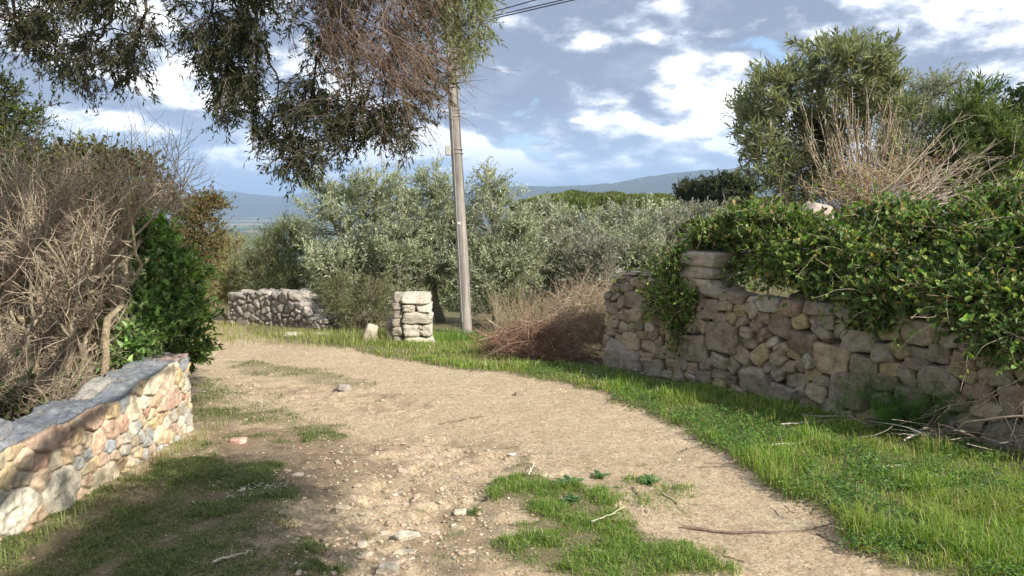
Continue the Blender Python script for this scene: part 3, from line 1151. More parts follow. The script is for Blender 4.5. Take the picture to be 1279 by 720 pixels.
def right_wall():
    p0 = WA + WN * 0.30
    sp = [p0 + WD * 8.2 + WN * 0.1, p0 + WD * 5, p0 + WD * 2.5, p0 + WD * 0.10]
    Lw = 8.1

    def height(b):
        return np.interp(b, [0, 0.10, 0.3, 0.8, 1.2, 1.8, 2.1, 8.5], [0.92, 1.10, 1.18, 1.20, 1.14, 1.12, 1.05, 1.03])

    def top(a):
        b = Lw - a
        return -0.06 * (WA[1] + WD[1] * b) + height(b) - 0.10
    g = wall_mesh(sp, top, 0.34, 0.045, 12, 0.34, 0.020, 0.02, 0.03, 0.06, [(0.07, 0.055, 0.04), (0.09, 0.07, 0.05)], (0.04, 0.033, 0.025), None, 1.2)
    r = rng(45)
    pal = np.array([(0.31, 0.25, 0.185), (0.35, 0.28, 0.20), (0.28, 0.225, 0.17), (0.38, 0.305, 0.20), (0.31, 0.265, 0.21), (0.34, 0.245, 0.18), (0.44, 0.39, 0.32), (0.28, 0.235, 0.18), (0.37, 0.30, 0.17), (0.24, 0.19, 0.145)])
    # stones: power cells of the wall face, each built as its own broken block
    B, Z = np.meshgrid(np.arange(-0.02, 7.8, 0.018), np.arange(-0.12, 1.26, 0.018))
    B, Z = B.ravel(), Z.ravel()
    ok = Z < height(B) + 0.03
    B, Z = B[ok], Z[ok]
    Q = np.stack([B, Z * 1.30], 1)
    sel, rad = [], []
    for c in r.permutation(len(Q))[:14000]:
        rr = r.choice([0.11, 0.19, 0.30, 0.42], p=[0.26, 0.24, 0.27, 0.23])
        if sel and (np.linalg.norm(np.array(sel) - Q[c], axis=1) < (np.array(rad) + rr) * 0.5).any():
            continue
        sel.append(Q[c])
        rad.append(rr)
    sel, rad = np.array(sel), np.array(rad)
    d2 = np.concatenate([((Q[k:k + 4000, None] - sel[None]) ** 2).sum(-1) - (rad * 0.5)[None] ** 2 for k in range(0, len(Q), 4000)])
    idx = d2.argmin(1)
    ang = math.atan2(WD[1], WD[0])
    for k in range(len(sel)):
        m = idx == k
        if m.sum() < 6:
            continue
        b_, z_ = B[m], Z[m]
        cb, cz = b_.mean(), z_.mean()
        C = np.cov(np.stack([b_ - cb, z_ - cz]))
        w_, v_ = np.linalg.eigh(C)
        big, small = math.sqrt(w_[1]) * 3.6 + 0.004, math.sqrt(w_[0]) * 3.6 + 0.004
        th = math.atan2(v_[1, 1], v_[0, 1])
        if abs(th) > math.pi / 2:
            th -= math.copysign(math.pi, th)
        if abs(th) > math.pi / 4:
            big, small = small, big
            th -= math.copysign(math.pi / 2, th)
        dep = 0.24 + 0.1 * r.random()
        q = WA + WD * cb + WN * (dep * 0.5 + r.normal(0.0, 0.018) + 0.012)
        zz = -0.06 * q[1] + cz
        cc = pal[int(r.integers(0, len(pal)))] * r.uniform(0.82, 1.15)
        rock(g, r, (q[0], q[1], zz), (big * 0.995, dep, small * 0.995), ang, cc, 8 if max(big, small) < 0.15 else 15, r.uniform(0.75, 1.0), 0.15, True, None, (r.normal(0, 0.05), -th))
    # far end and second row behind the face
    for z0 in np.arange(0.05, 1.05, 0.19):
        for dd in (0.38, 0.55):
            q = WA + WD * (0.12 + r.normal(0, 0.02)) + WN * dd
            rock(g, r, (q[0], q[1], -0.06 * q[1] + z0), (0.30, 0.26, 0.20), ang + r.normal(0, 0.2), pal[int(r.integers(0, len(pal)))], 11, 0.7, 0.13, True)
    for b0 in np.arange(0.2, 7.6, 0.30):
        q = WA + WD * (b0 + r.normal(0, 0.05)) + WN * (0.42 + r.normal(0, 0.03))
        rock(g, r, (q[0], q[1], -0.06 * q[1] + height(b0) - 0.06 + r.normal(0, 0.02)), (r.uniform(0.22, 0.36), 0.30, r.uniform(0.12, 0.18)), ang + r.normal(0, 0.2), pal[int(r.integers(0, len(pal)))], 11, 0.7, 0.13, True, None, (r.normal(0, .06), r.normal(0, .08)))
    # loose flat slabs on the far end
    for k in range(6):
        b = 0.12 + 0.12 * k
        q = WA + WD * b + WN * r.uniform(0.1, 0.35)
        z = -0.06 * q[1] + 1.20 + 0.028 * (k % 3)
        rock(g, r, (q[0], q[1], z), (r.uniform(0.24, 0.36), r.uniform(0.18, 0.26), 0.045), r.uniform(0, 3), (0.36, 0.30, 0.24), 9, 0.75, 0.1, True, None, (r.normal(0, .08), r.normal(0, .12)))
    # the squared column of blocks standing on the wall
    zc = 1.10
    for k, (w_, h_) in enumerate([(0.56, 0.14), (0.50, 0.13), (0.54, 0.16)]):
        q = WA + WD * (1.46 + r.normal(0, 0.025)) + WN * 0.22
        rock(g, r, (q[0], q[1], -0.06 * q[1] + zc + h_ / 2), (w_, 0.42, h_), ang + r.normal(0, 0.06), np.array((0.42, 0.36, 0.28)) * r.uniform(0.8, 1.1), 17, 0.85, 0.09, True, None, (0, r.normal(0, 0.03)))
        zc += h_
    # big block at the foot of the far end
    bp = WA + WD * 0.36 + WN * 0.10
    rock(g, r, (bp[0], bp[1], -0.06 * bp[1] + 0.16), (0.62, 0.36, 0.44), ang, (0.33, 0.275, 0.225), 18, 0.4, 0.13, True, 77, (0.0, 0.1))
    o = g.build('dry_stone_wall', M_DRYSTONE)
    tag(o, 'brown dry stone wall in shade overhung by ivy along the right verge', 'wall')


right_wall()


def far_wall():
    a, b_ = ground(282, 412)[:2], ground(392, 418)[:2]
    a = np.array([-5.6, 15.1]); b_ = np.array([-3.55, 13.9])
    sp = [b_ , (a + b_) / 2 + (0.0, 0.05), a]
    # front should face the camera: travelling right-to-left puts right-hand side away, so reverse
    sp = sp[::-1]
    L = np.linalg.norm(b_ - a)

    def top(s):
        f = s / L
        zg = -0.06 * (15.3 - f * 1.4) - 0.02
        return zg + 0.62 + 0.10 * np.sin(f * 3.14) - 0.32 * smooth(f, 0.75, 1.0) + 0.04 * fbm(s * 3, s * 0, 0, 3, 5)
    g = wall_mesh(sp, top, 0.5, 0.022, 33, 0.36, 0.016, 0.035, 0.035, 0.12,
                  [(0.34, 0.30, 0.26), (0.39, 0.35, 0.30), (0.29, 0.26, 0.22), (0.35, 0.31, 0.26)], (0.12, 0.10, 0.08), None, 1.5)
    o = g.build('rubble_wall', M_DRYSTONE)
    tag(o, 'low rounded grey rubble wall beside the far bend of the track', 'wall')


far_wall()


def pillar():
    r = rng(7)
    g = Geo()
    bx, by = -1.57, 11.75
    z0 = -0.06 * by - 0.03
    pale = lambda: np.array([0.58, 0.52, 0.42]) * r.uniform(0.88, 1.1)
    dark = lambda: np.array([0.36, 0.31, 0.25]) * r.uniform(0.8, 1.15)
    rt = 0.10
    W = 0.56

    def blk(x, z, w, h, d=0.5, dy=0.0, c=None, box=1.0, rough=0.11):
        rock(g, r, (bx + x, by + dy, z0 + z), (w * r.uniform(0.96, 1.03), d, h - 0.006), rt + r.normal(0, 0.03), c if c is not None else pale(), 13, box, rough, True)
    blk(0.01, 0.10, 0.60, 0.22)
    blk(-0.10, 0.30, 0.36, 0.20)
    blk(0.20, 0.305, 0.20, 0.19)
    blk(0.085, 0.26, 0.07, 0.08, 0.2, -0.13)
    blk(0.08, 0.345, 0.06, 0.07, 0.2, -0.14)
    blk(0.0, 0.495, 0.58, 0.20)
    blk(-0.14, 0.645, 0.29, 0.13)
    blk(0.14, 0.65, 0.32, 0.14)
    blk(-0.01, 0.79, 0.55, 0.17)
    # rubble on the shaded left side
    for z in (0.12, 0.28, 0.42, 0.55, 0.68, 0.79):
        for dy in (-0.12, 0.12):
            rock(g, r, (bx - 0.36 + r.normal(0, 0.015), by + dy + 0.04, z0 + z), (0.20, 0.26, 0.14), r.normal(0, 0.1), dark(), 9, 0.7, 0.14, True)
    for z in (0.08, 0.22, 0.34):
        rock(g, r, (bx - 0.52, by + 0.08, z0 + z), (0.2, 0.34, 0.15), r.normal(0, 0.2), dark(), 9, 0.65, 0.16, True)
    V = np.concatenate(g.V)
    V[:, 0] = bx + 0.06 + (V[:, 0] - bx) * 0.80
    g.V = [V]
    g.C = [np.concatenate(g.C)]
    o = g.build('stone_pillar', M_PALE)
    tag(o, 'short gate pillar of stacked pale granite blocks beside the utility pole', 'pillar')


pillar()


def pole():
    base = on_ground(-0.80, 13.0)
    root = empty('utility_pole', base, 'weathered grey wooden utility pole leaning slightly left, behind the stone pillar', 'pole')
    K = 30
    t = np.linspace(0, 1, K)
    H = 7.6
    P = np.stack([-0.27 * t * H / 6 + 0.01 * np.sin(t * 9), 0 * t, -0.3 + t * (H + 0.3)], 1)[None]
    g = Geo()
    tubes(g, P, taper([0.105], [0.085], K) * (1 + 0.02 * np.sin(t * 40))[None], 14, (0.33, 0.30, 0.26))
    b = NB('weathered_wood')
    mp = b.nd('ShaderNodeMapping')
    mp.inputs['Scale'].default_value = (26, 26, 1.2)
    b.L.new(b.pos(), mp.inputs[0])
    n = b.noise(1.0, 5, 0.65, mp.outputs[0])
    n2 = b.noise(1.5, 3)
    c = b.scale(b.attr(), b.mr(n, 0.3, 0.7, 0.5, 1.4))
    c = b.scale(c, b.mr(n2, 0.3, 0.7, 0.8, 1.2))
    wood = b.end(b.pbr(c, 0.85, b.bump(n, 0.7, 0.01), 0.2))
    g.build('shaft', wood, root)

    def metal(name, col, rough):
        q = NB(name)
        nn = q.noise(20, 4)
        return q.end(q.pbr(q.mix(q.mr(nn, 0.3, 0.7), col, tuple(x * 0.75 for x in col)), rough, None, 0.4))
    plastic = metal('grey_plastic', (0.55, 0.54, 0.50), 0.5)
    zinc = metal('zinc_band', (0.42, 0.41, 0.38), 0.5)
    white = metal('white_tag', (0.8, 0.8, 0.78), 0.6)

    def xoff(z):
        return -0.27 * (z + 0.3) / (H + 0.3) * H / 6

    def box(name, c, s, m, bev=0.01):
        import bmesh
        bm = bmesh.new()
        bmesh.ops.create_cube(bm, size=1)
        for v in bm.verts:
            v.co = Vector((v.co.x * s[0], v.co.y * s[1], v.co.z * s[2]))
        bmesh.ops.bevel(bm, geom=bm.edges[:], offset=bev, segments=2, affect='EDGES')
        for v in bm.verts:
            v.co += Vector(c)
        me = bpy.data.meshes.new(name)
        bm.to_mesh(me)
        bm.free()
        me.materials.append(m)
        o = bpy.data.objects.new(name, me)
        COL.objects.link(o)
        o.parent = root
        return o
    zb = 3.17
    box('junction_box', (xoff(zb) - 0.14, -0.07, zb), (0.10, 0.10, 0.17), plastic)
    for z in (zb + 0.02, zb - 0.05, 3.75, 3.85):
        g = Geo()
        a = np.linspace(0, 2 * math.pi, 17)
        P = np.stack([xoff(z) + 0.102 * np.cos(a), 0.102 * np.sin(a), z + 0.015 * np.sin(a + z * 7)], 1)[None]
        tubes(g, P, taper([0.008], [0.008], 17), 5, (0.4, 0.4, 0.4))
        g.build('band', zinc, root)
    box('tag', (xoff(1.93) - 0.02, -0.105, 1.93), (0.055, 0.012, 0.045), white, 0.003)
    g = Geo()
    z = np.linspace(0.2, 5.2, 24)
    P = np.stack([xoff(z) - 0.05, -0.095 + 0 * z, z + 0.0], 1)[None]
    tubes(g, P, taper([0.009], [0.009], 24), 5, (0.25, 0.24, 0.22))
    g.build('conduit', zinc, root)
    # cables
    cab = NB('cable_black')
    cm = cab.end(cab.pbr((0.05, 0.05, 0.055), 0.6))
    wires = []
    for (y0, px1, Y1) in ((29, 668, 11.9), (32, 702, 11.6), (35, 716, 11.5)):
        st = at(567, y0, 12.9)
        q = at(px1, 0, Y1)
        wires.append((st, st + (q - st) * 8))
    names = ['upper thin black cable crossing the sky from the utility pole', 'middle black cable crossing the sky from the utility pole', 'lowest black cable crossing the sky from the utility pole']
    for k, (st, e) in enumerate(wires):
        P = bez(st, e, (0, 0, -0.02), 40)
        g = Geo()
        tubes(g, P, taper([0.009], [0.009], 40), 5, (0.05, 0.05, 0.05))
        tag(g.build('overhead_cable', cm), names[k], 'cable', 'overhead cables running from the pole')


pole()

# ================================================================== vegetation
OLV = [(0.40, 0.43, 0.28), (0.32, 0.36, 0.21), (0.48, 0.50, 0.36), (0.25, 0.29, 0.14)]
OLV2 = [(0.34, 0.35, 0.24), (0.26, 0.28, 0.17), (0.40, 0.40, 0.29)]
GRN = [(0.07, 0.13, 0.03), (0.10, 0.17, 0.04), (0.05, 0.10, 0.025), (0.14, 0.20, 0.05)]
OLE = [(0.25, 0.28, 0.17), (0.31, 0.34, 0.22), (0.18, 0.20, 0.12), (0.39, 0.41, 0.29)]


def olives():
    specs = [
        ('large silvery olive tree left of the stone pillar, its crown reaching the sky', 21, on_ground(-2.9, 15.2),
         [(430, 290, 15.2, 60, 60, 1.1), (460, 250, 15.4, 50, 38, 0.9), (420, 345, 14.6, 45, 45, 0.8), (480, 330, 15.0, 50, 50, 0.9), (400, 240, 15.6, 22, 26, 0.5)], 260),
        ('tall silvery olive tree directly behind the stone pillar', 22, on_ground(-1.5, 15.8),
         [(530, 270, 16.0, 55, 52, 1.1), (510, 320, 15.4, 45, 50, 0.8), (560, 330, 15.6, 50, 55, 0.8), (545, 238, 16.0, 30, 26, 0.6)], 260),
        ('silvery olive tree immediately right of the utility pole', 23, on_ground(-0.25, 15.6),
         [(610, 290, 15.8, 50, 55, 1.0), (640, 325, 15.4, 42, 50, 0.8), (598, 350, 15.2, 45, 45, 0.8), (612, 236, 15.8, 22, 24, 0.4), (650, 290, 15.8, 26, 26, 0.5)], 250),
    ]
    for lab, sd_, b, lb, nb in specs:
        plant('olive_tree', b, px_lobes(lb), lab, 'tree', sd_, nb=int(nb * 1.2), nt=10, nl=15, ll=0.075, lw=0.021, cols=OLV, twl=0.34, leafm=M_OLIVE,
              bark=(0.26, 0.23, 0.18), trunk_r=0.10, group='silvery olive trees behind the pillar and pole', clump=0.35, upb=0.35)
    plant('olive_bush', on_ground(-2.7, 13.6), px_lobes([(452, 395, 13.4, 34, 24, 0.4), (425, 375, 13.8, 26, 28, 0.4), (470, 372, 13.6, 24, 26, 0.4)]),
          'low dusty green bush growing against the left side of the stone pillar', 'bush', 24, nb=120, nt=9, nl=12, ll=0.05, lw=0.013, cols=[(0.17, 0.19, 0.09), (0.22, 0.22, 0.11)], twl=0.25,
          leafm=M_LEAF, bark=(0.2, 0.17, 0.12), trunk_r=0.03, nstem=5, stemspread=0.15)
    plant('shrub', on_ground(-5.0, 16.4), px_lobes([(345, 325, 16.6, 45, 42, 0.9), (365, 300, 16.8, 30, 24, 0.6), (325, 345, 16.2, 25, 26, 0.6), (372, 350, 16.0, 26, 26, 0.6)]),
          'rounded feathery yellow-green shrub above the rubble wall', 'shrub', 25, nb=260, nt=10, nl=14, ll=0.06, lw=0.012, cols=[(0.26, 0.29, 0.13), (0.20, 0.24, 0.10), (0.32, 0.34, 0.17)], twl=0.34,
          leafm=M_LEAF, bark=(0.22, 0.19, 0.14), trunk_r=0.05, nstem=6, stemspread=0.2, upb=0.55)
    plant('shrub', on_ground(-6.6, 17.5), px_lobes([(262, 330, 17, 30, 32, 0.8), (282, 352, 17, 22, 30, 0.8), (245, 370, 16, 20, 30, 0.8), (290, 305, 19, 22, 10, 0.8)]),
          'yellowish dry-leaved shrub at the far left end of the track', 'shrub', 26, nb=150, nt=9, nl=12, ll=0.07, lw=0.02, cols=[(0.34, 0.31, 0.13), (0.26, 0.27, 0.10), (0.40, 0.34, 0.18)], twl=0.34,
          leafm=M_DRY, bark=(0.3, 0.24, 0.17), trunk_r=0.05, nstem=5, stemspread=0.2)
    plant('shrub', on_ground(-6.4, 12.6), px_lobes([(248, 290, 12.4, 30, 38, 0.7), (228, 330, 12, 26, 40, 0.7), (262, 262, 12.6, 16, 14, 0.4)]),
          'reddish brown and green shrub behind the glossy bush on the left', 'shrub', 27, nb=150, nt=9, nl=12, ll=0.055, lw=0.025, cols=[(0.16, 0.13, 0.06), (0.10, 0.12, 0.04), (0.24, 0.16, 0.08)], twl=0.3,
          leafm=M_LEAF, bark=(0.2, 0.15, 0.1), trunk_r=0.05, nstem=5, stemspread=0.2, shape=6)


olives()


def mid_trees():
    # individually visible olives behind the brush pile and the far end of the dry stone wall
    cols = [OLV2, OLV, [(0.26, 0.25, 0.20), (0.30, 0.28, 0.23), (0.2, 0.2, 0.15)]]
    items = [
        (690, 300, 19, 34, 42, 'grey-green olive tree just right of the pole olives, above the red brush pile', 0),
        (742, 318, 18, 34, 34, 'sparse greyish olive tree above the middle of the brush pile', 2),
        (725, 285, 24, 40, 30, 'pale olive tree standing behind the sparse grey one', 1),
        (800, 300, 23, 34, 30, 'silver-grey olive tree above the loose slabs of the dry stone wall', 1),
        (770, 282, 29, 34, 26, 'dull green olive tree in front of the umbrella pine ridge', 0),
        (845, 295, 26, 36, 32, 'grey olive tree rising behind the ivy corner of the wall', 2),
        (880, 275, 34, 34, 26, 'brownish bare-twigged olive tree below the dark round pines', 2),
        (825, 275, 38, 34, 20, 'small pale olive tree touching the foot of the pine ridge', 1),
        (675, 275, 36, 22, 18, 'faint olive tree between the pole olives and the pine ridge', 0),
    ]
    for k, (px, py, Y, rx, rz, lab, c) in enumerate(items):
        cpt = at(px, py, Y)
        b = on_ground(cpt[0], Y)
        lb = [(px, py, Y, rx, rz, rx * Y / 930), (px - rx * 0.6, py + rz * 0.8, Y, rx * 0.7, rz, rx * Y / 1100), (px + rx * 0.6, py + rz * 0.9, Y, rx * 0.7, rz, rx * Y / 1100), (px, py + rz * 1.6, Y, rx * 0.9, rz, rx * Y / 1100)]
        plant('olive_tree', b, px_lobes(lb), lab, 'tree', 100 + k, nb=120, nt=9, nl=11, ll=0.0055 * Y, lw=0.0016 * Y, cols=cols[c], twl=0.02 * Y,
              leafm=M_OLIVE, bark=(0.27, 0.24, 0.2), trunk_r=0.09, group='olive trees in the middle distance', dead=0.25 if c == 2 else 0.05, tworad=0.006, shell=(0.3, 1.0), upb=0.4)
    # umbrella pines on the ridge, a mass nobody could count
    r = rng(88)
    g = Geo()
    for k in range(46):
        Y = r.uniform(62, 95)
        px = r.uniform(640, 1010)
        py = 250 + r.normal(0, 2.0) - 4 * math.sin((px - 640) / 250 * 3.14) + max(0, (690 - px)) * 0.25
        c = at(px, py + 8, Y)
        n = 2600
        d = nrm(r.normal(0, 1, (n, 3)))
        d[:, 2] = np.abs(d[:, 2]) * 1.0 - 0.35
        rad = np.array([r.uniform(2.2, 3.4), 2.6, r.uniform(0.9, 1.3)])
        kk = 1 + 0.25 * fbm(d[:, 0] * 3, d[:, 1] * 3, d[:, 2] * 3 + k, 3, 3)[:, None]
        P = c + d * rad * kk * (0.7 + 0.3 * r.random((n, 1)))
        leaves(g, r, P, d + r.normal(0, 0.5, (n, 3)) + np.array([0, 0, .5]), 0.38, 0.14, pick(r, n, [(0.16, 0.19, 0.055), (0.11, 0.14, 0.04), (0.21, 0.23, 0.08)], 0.25) * r.uniform(0.8, 1.2), 0, 4)
        gx = on_ground(c[0], Y)
        tr = bez(gx, c, (0.2, 0, 0), 6)
        tubes(g, tr, taper([0.2], [0.12], 6), 5, (0.12, 0.09, 0.07), 0)
    tag(g.build('pine_wood', M_LEAF), 'ridge of low spreading green pines across the middle distance', None, None, 'stuff')
    # scrub cover below the trees between the gardens and the ridge
    g = Geo()
    n = 1500
    Y = r.uniform(20, 75, n) ** 1.0
    X = r.uniform(-0.55, 0.75, n) * Y
    keep = ~((X > -0.46 * Y) & (X < -0.26 * Y) & (Y < 30))
    X, Y = X[keep], Y[keep]
    zz = surf_z(X, Y)
    for k in range(len(X)):
        m = 130
        s = Y[k] * 0.026 * r.uniform(0.6, 1.3)
        d = nrm(r.normal(0, 1, (m, 3)))
        P = np.array([X[k], Y[k], zz[k] + s * 0.5]) + d * s * np.array([1, 1, 0.8]) * r.uniform(0.5, 1, (m, 1))
        cc = [(0.20, 0.22, 0.12), (0.12, 0.15, 0.06), (0.25, 0.25, 0.16)][k % 3]
        leaves(g, r, P, d + r.normal(0, 0.5, (m, 3)), 0.011 * Y[k], 0.0036 * Y[k], pick(r, m, [cc], 0.3), 0, 4)
    tag(g.build('scrub', M_LEAF), 'rough scrub covering the slope under the trees', None, None, 'stuff')
    # darker round pines at the right edge of the ridge
    for k, (px, py, Y, rx, rz, lab) in enumerate([(872, 240, 48, 24, 14, 'dark rounded pine at the left end of the pair above the olives'), (910, 236, 46, 30, 20, 'dark rounded pine partly hidden by the tall oleander')]):
        c = at(px, py, Y)
        plant('pine_tree', on_ground(c[0], Y), px_lobes([(px, py, Y, rx, rz, 1.4), (px - rx * .5, py + 6, Y, rx * .6, rz * .7, 1.2), (px + rx * .6, py + 4, Y, rx * .6, rz * .7, 1.2)]), lab, 'tree', 140 + k,
              nb=170, nt=9, nl=12, ll=0.22, lw=0.08, cols=[(0.06, 0.075, 0.03), (0.09, 0.10, 0.045)], twl=0.5, leafm=M_LEAF, bark=(0.12, 0.09, 0.07), trunk_r=0.2, tworad=0.01, shell=(0.3, 1), group='dark round pines')


mid_trees()


# ---------------- right terrace plants
def right_plants():
    def stems(r, gt, gc, br, tw):
        # bare pale stems rising from the stool
        n = 60
        b0 = np.array([4.85, 10.25, 0.85])
        st = b0 + np.stack([r.normal(0, 0.10, n), r.normal(0, 0.08, n), np.zeros(n)], 1)
        az = r.uniform(-1.0, 0.75, n)
        d = np.stack([az * 0.52, r.normal(0.05, 0.12, n), np.ones(n)], 1)
        P = grow(r, st, d, r.uniform(1.4, 2.3, n), 9, 0.055, 0.03)
        tubes(gt, P, taper(r.uniform(0.007, 0.015, n), r.uniform(0.003, 0.005, n), 9), 5, pick(r, n, [(0.38, 0.30, 0.20), (0.30, 0.23, 0.15), (0.44, 0.36, 0.26)], 0.2))
        s2, d2, _, _ = sprout(r, P, 260, 0.4, 1, 0.5)
        Q = grow(r, s2, d2 + np.array([0, 0, 0.4]), r.uniform(0.25, 0.6, 260), 5, 0.1)
        tubes(gt, Q, taper(np.full(260, 0.005), np.full(260, 0.002), 5), 3, (0.42, 0.34, 0.23))
        # dry leaves low down
        s3, d3, _, _ = sprout(r, P, 1100, 0.02, 0.45, 1.0)
        leaves(gc, r, s3, d3 + np.array([0, 0, -0.3]), r.uniform(0.05, 0.11, 1100), 0.02, pick(r, 1100, [(0.5, 0.38, 0.18), (0.42, 0.28, 0.13), (0.55, 0.45, 0.22)]), 0, 4)
    plant('oleander', (4.95, 10.6, 0.75), px_lobes([(1012, 105, 10.8, 40, 34, 0.7), (1060, 98, 10.6, 38, 34, 0.7), (1095, 115, 10.6, 18, 26, 0.5), (965, 130, 10.8, 34, 36, 0.6), (945, 168, 10.8, 22, 34, 0.5), (1100, 155, 10.6, 22, 30, 0.6),
                                                     (990, 165, 11.3, 45, 40, 0.6), (960, 210, 11.0, 38, 30, 0.5), (1045, 150, 11.4, 45, 36, 0.5), (1010, 220, 11.5, 50, 30, 0.5), (1080, 80, 10.8, 24, 16, 0.4), (1030, 78, 10.8, 20, 14, 0.4), (932, 140, 10.9, 16, 22, 0.4), (1115, 130, 10.8, 14, 22, 0.3), (1000, 62, 10.8, 14, 10, 0.2), (1068, 62, 10.8, 14, 10, 0.2)]),
          'tall oleander with bare pale stems and green crown rising above the ivy wall', 'shrub', 61, nb=330, nt=7, nl=12, ll=0.13, lw=0.025, cols=OLE, twl=0.28,
          leafm=M_LEAF, bark=(0.36, 0.29, 0.2), trunk_r=0.03, nstem=12, stemspread=0.2, upb=0.5, extra=stems, leafspread=0.65, clump=0.3, shell=(0.5, 1.0), brad=0.008)
    plant('olive_tree', on_ground(7.2, 13.5), px_lobes([(1162, 125, 12.8, 36, 34, 0.8), (1132, 150, 12.8, 34, 40, 0.8), (1190, 150, 12.6, 30, 36, 0.8), (1150, 190, 12.6, 50, 40, 0.8), (1115, 200, 12.6, 30, 35, 0.7), (1190, 205, 12.4, 36, 35, 0.7)]),
          'grey olive tree between the two oleanders', 'tree', 62, nb=320, nt=9, nl=14, ll=0.055, lw=0.015, cols=[(0.33, 0.35, 0.25), (0.39, 0.41, 0.30), (0.24, 0.26, 0.18)], twl=0.3, leafm=M_OLIVE, bark=(0.25, 0.22, 0.18), trunk_r=0.09)
    plant('oleander', on_ground(6.3, 10.3), px_lobes([(1215, 150, 10.3, 26, 35, 0.6), (1235, 175, 10.2, 28, 34, 0.6), (1200, 195, 10.2, 34, 35, 0.6), (1250, 195, 10.1, 24, 30, 0.6), (1190, 230, 10.2, 45, 26, 0.6)]),
          'darker oleander near the right edge leaning over dry branches', 'shrub', 63, nb=200, nt=7, nl=15, ll=0.11, lw=0.020, cols=[(0.14, 0.19, 0.07), (0.19, 0.25, 0.09), (0.09, 0.13, 0.045)], twl=0.28,
          leafm=M_LEAF, bark=(0.36, 0.29, 0.2), trunk_r=0.03, nstem=8, stemspread=0.25, upb=0.5, leafspread=0.65, brad=0.008)
    plant('holm_oak', on_ground(8.6, 12.4), px_lobes([(1275, 165, 12.4, 34, 36, 0.9), (1310, 140, 12.4, 50, 50, 0.9), (1265, 215, 12.2, 50, 40, 0.9), (1330, 220, 12.2, 50, 50, 0.9)]),
          'dark dense evergreen tree at the extreme right edge', 'tree', 64, nb=260, nt=9, nl=14, ll=0.06, lw=0.03, cols=[(0.045, 0.07, 0.02), (0.06, 0.09, 0.03), (0.035, 0.055, 0.018)], twl=0.26, leafm=M_GLOSS, bark=(0.12, 0.10, 0.08), trunk_r=0.14, shape=6)
    # dry fan of bleached branches
    r = rng(65)
    g = Geo()
    b0 = at(1125, 265, 8.9)
    n = 28
    st = b0 + r.normal(0, 0.10, (n, 3))
    d = np.stack([r.uniform(0.5, 1.3, n), r.normal(0, 0.25, n), r.uniform(0.15, 0.75, n)], 1)
    P = grow(r, st, d, r.uniform(0.7, 1.5, n), 8, 0.08)
    tubes(g, P, taper(r.uniform(0.005, 0.011, n), np.full(n, 0.002), 8), 5, pick(r, n, [(0.50, 0.41, 0.30), (0.40, 0.32, 0.23)], 0.15))
    s2, d2, _, _ = sprout(r, P, 260, 0.3, 1, 0.45)
    Q = grow(r, s2, d2, r.uniform(0.12, 0.4, 260), 5, 0.12)
    tubes(g, Q, taper(np.full(260, 0.0035), np.full(260, 0.0015), 5), 3, (0.5, 0.42, 0.32))
    tag(g.build('dead_branch', M_TWIG), 'fan of bleached bare branches spreading right above the ivy', 'branch')
    # tangle of dry twigs beneath the oleander
    g = Geo()
    n = 460
    c, _, _ = in_lobes(r, n, px_lobes([(1110, 225, 9.8, 50, 32, 0.5), (1060, 240, 9.9, 50, 20, 0.4), (1160, 215, 10, 35, 25, 0.4)]), (0, 1))
    P = grow(r, c, r.normal(0, 1, (n, 3)) * np.array([1, 1, 0.8]), r.uniform(0.2, 0.6, n), 6, 0.22)
    tubes(g, P, taper(r.uniform(0.002, 0.005, n), np.full(n, 0.0015), 6), 3, pick(r, n, [(0.48, 0.38, 0.27), (0.40, 0.28, 0.18), (0.55, 0.47, 0.36)], 0.2))
    s3, d3, _, _ = sprout(r, P, 700, 0.1, 1, 1.0)
    leaves(g, r, s3, d3, r.uniform(0.04, 0.09, 700), 0.02, pick(r, 700, [(0.45, 0.30, 0.14), (0.5, 0.40, 0.22)]), 1, 4)
    tag(g.build('dry_brush', [M_TWIG, M_DRY]), 'tan tangle of dead twigs and leaves at the foot of the tall oleander', 'brush')
    g = Geo()
    c = at(1018, 268, 9.0)
    rock(g, r, c + (0, 0, -0.08), (0.38, 0.32, 0.42), 0.3, (0.42, 0.35, 0.29), 14, 0.3, 0.12, True)
    tag(g.build('boulder', M_PALE), 'pale rounded boulder poking above the ivy left of the oleander stems', 'boulder')


right_plants()


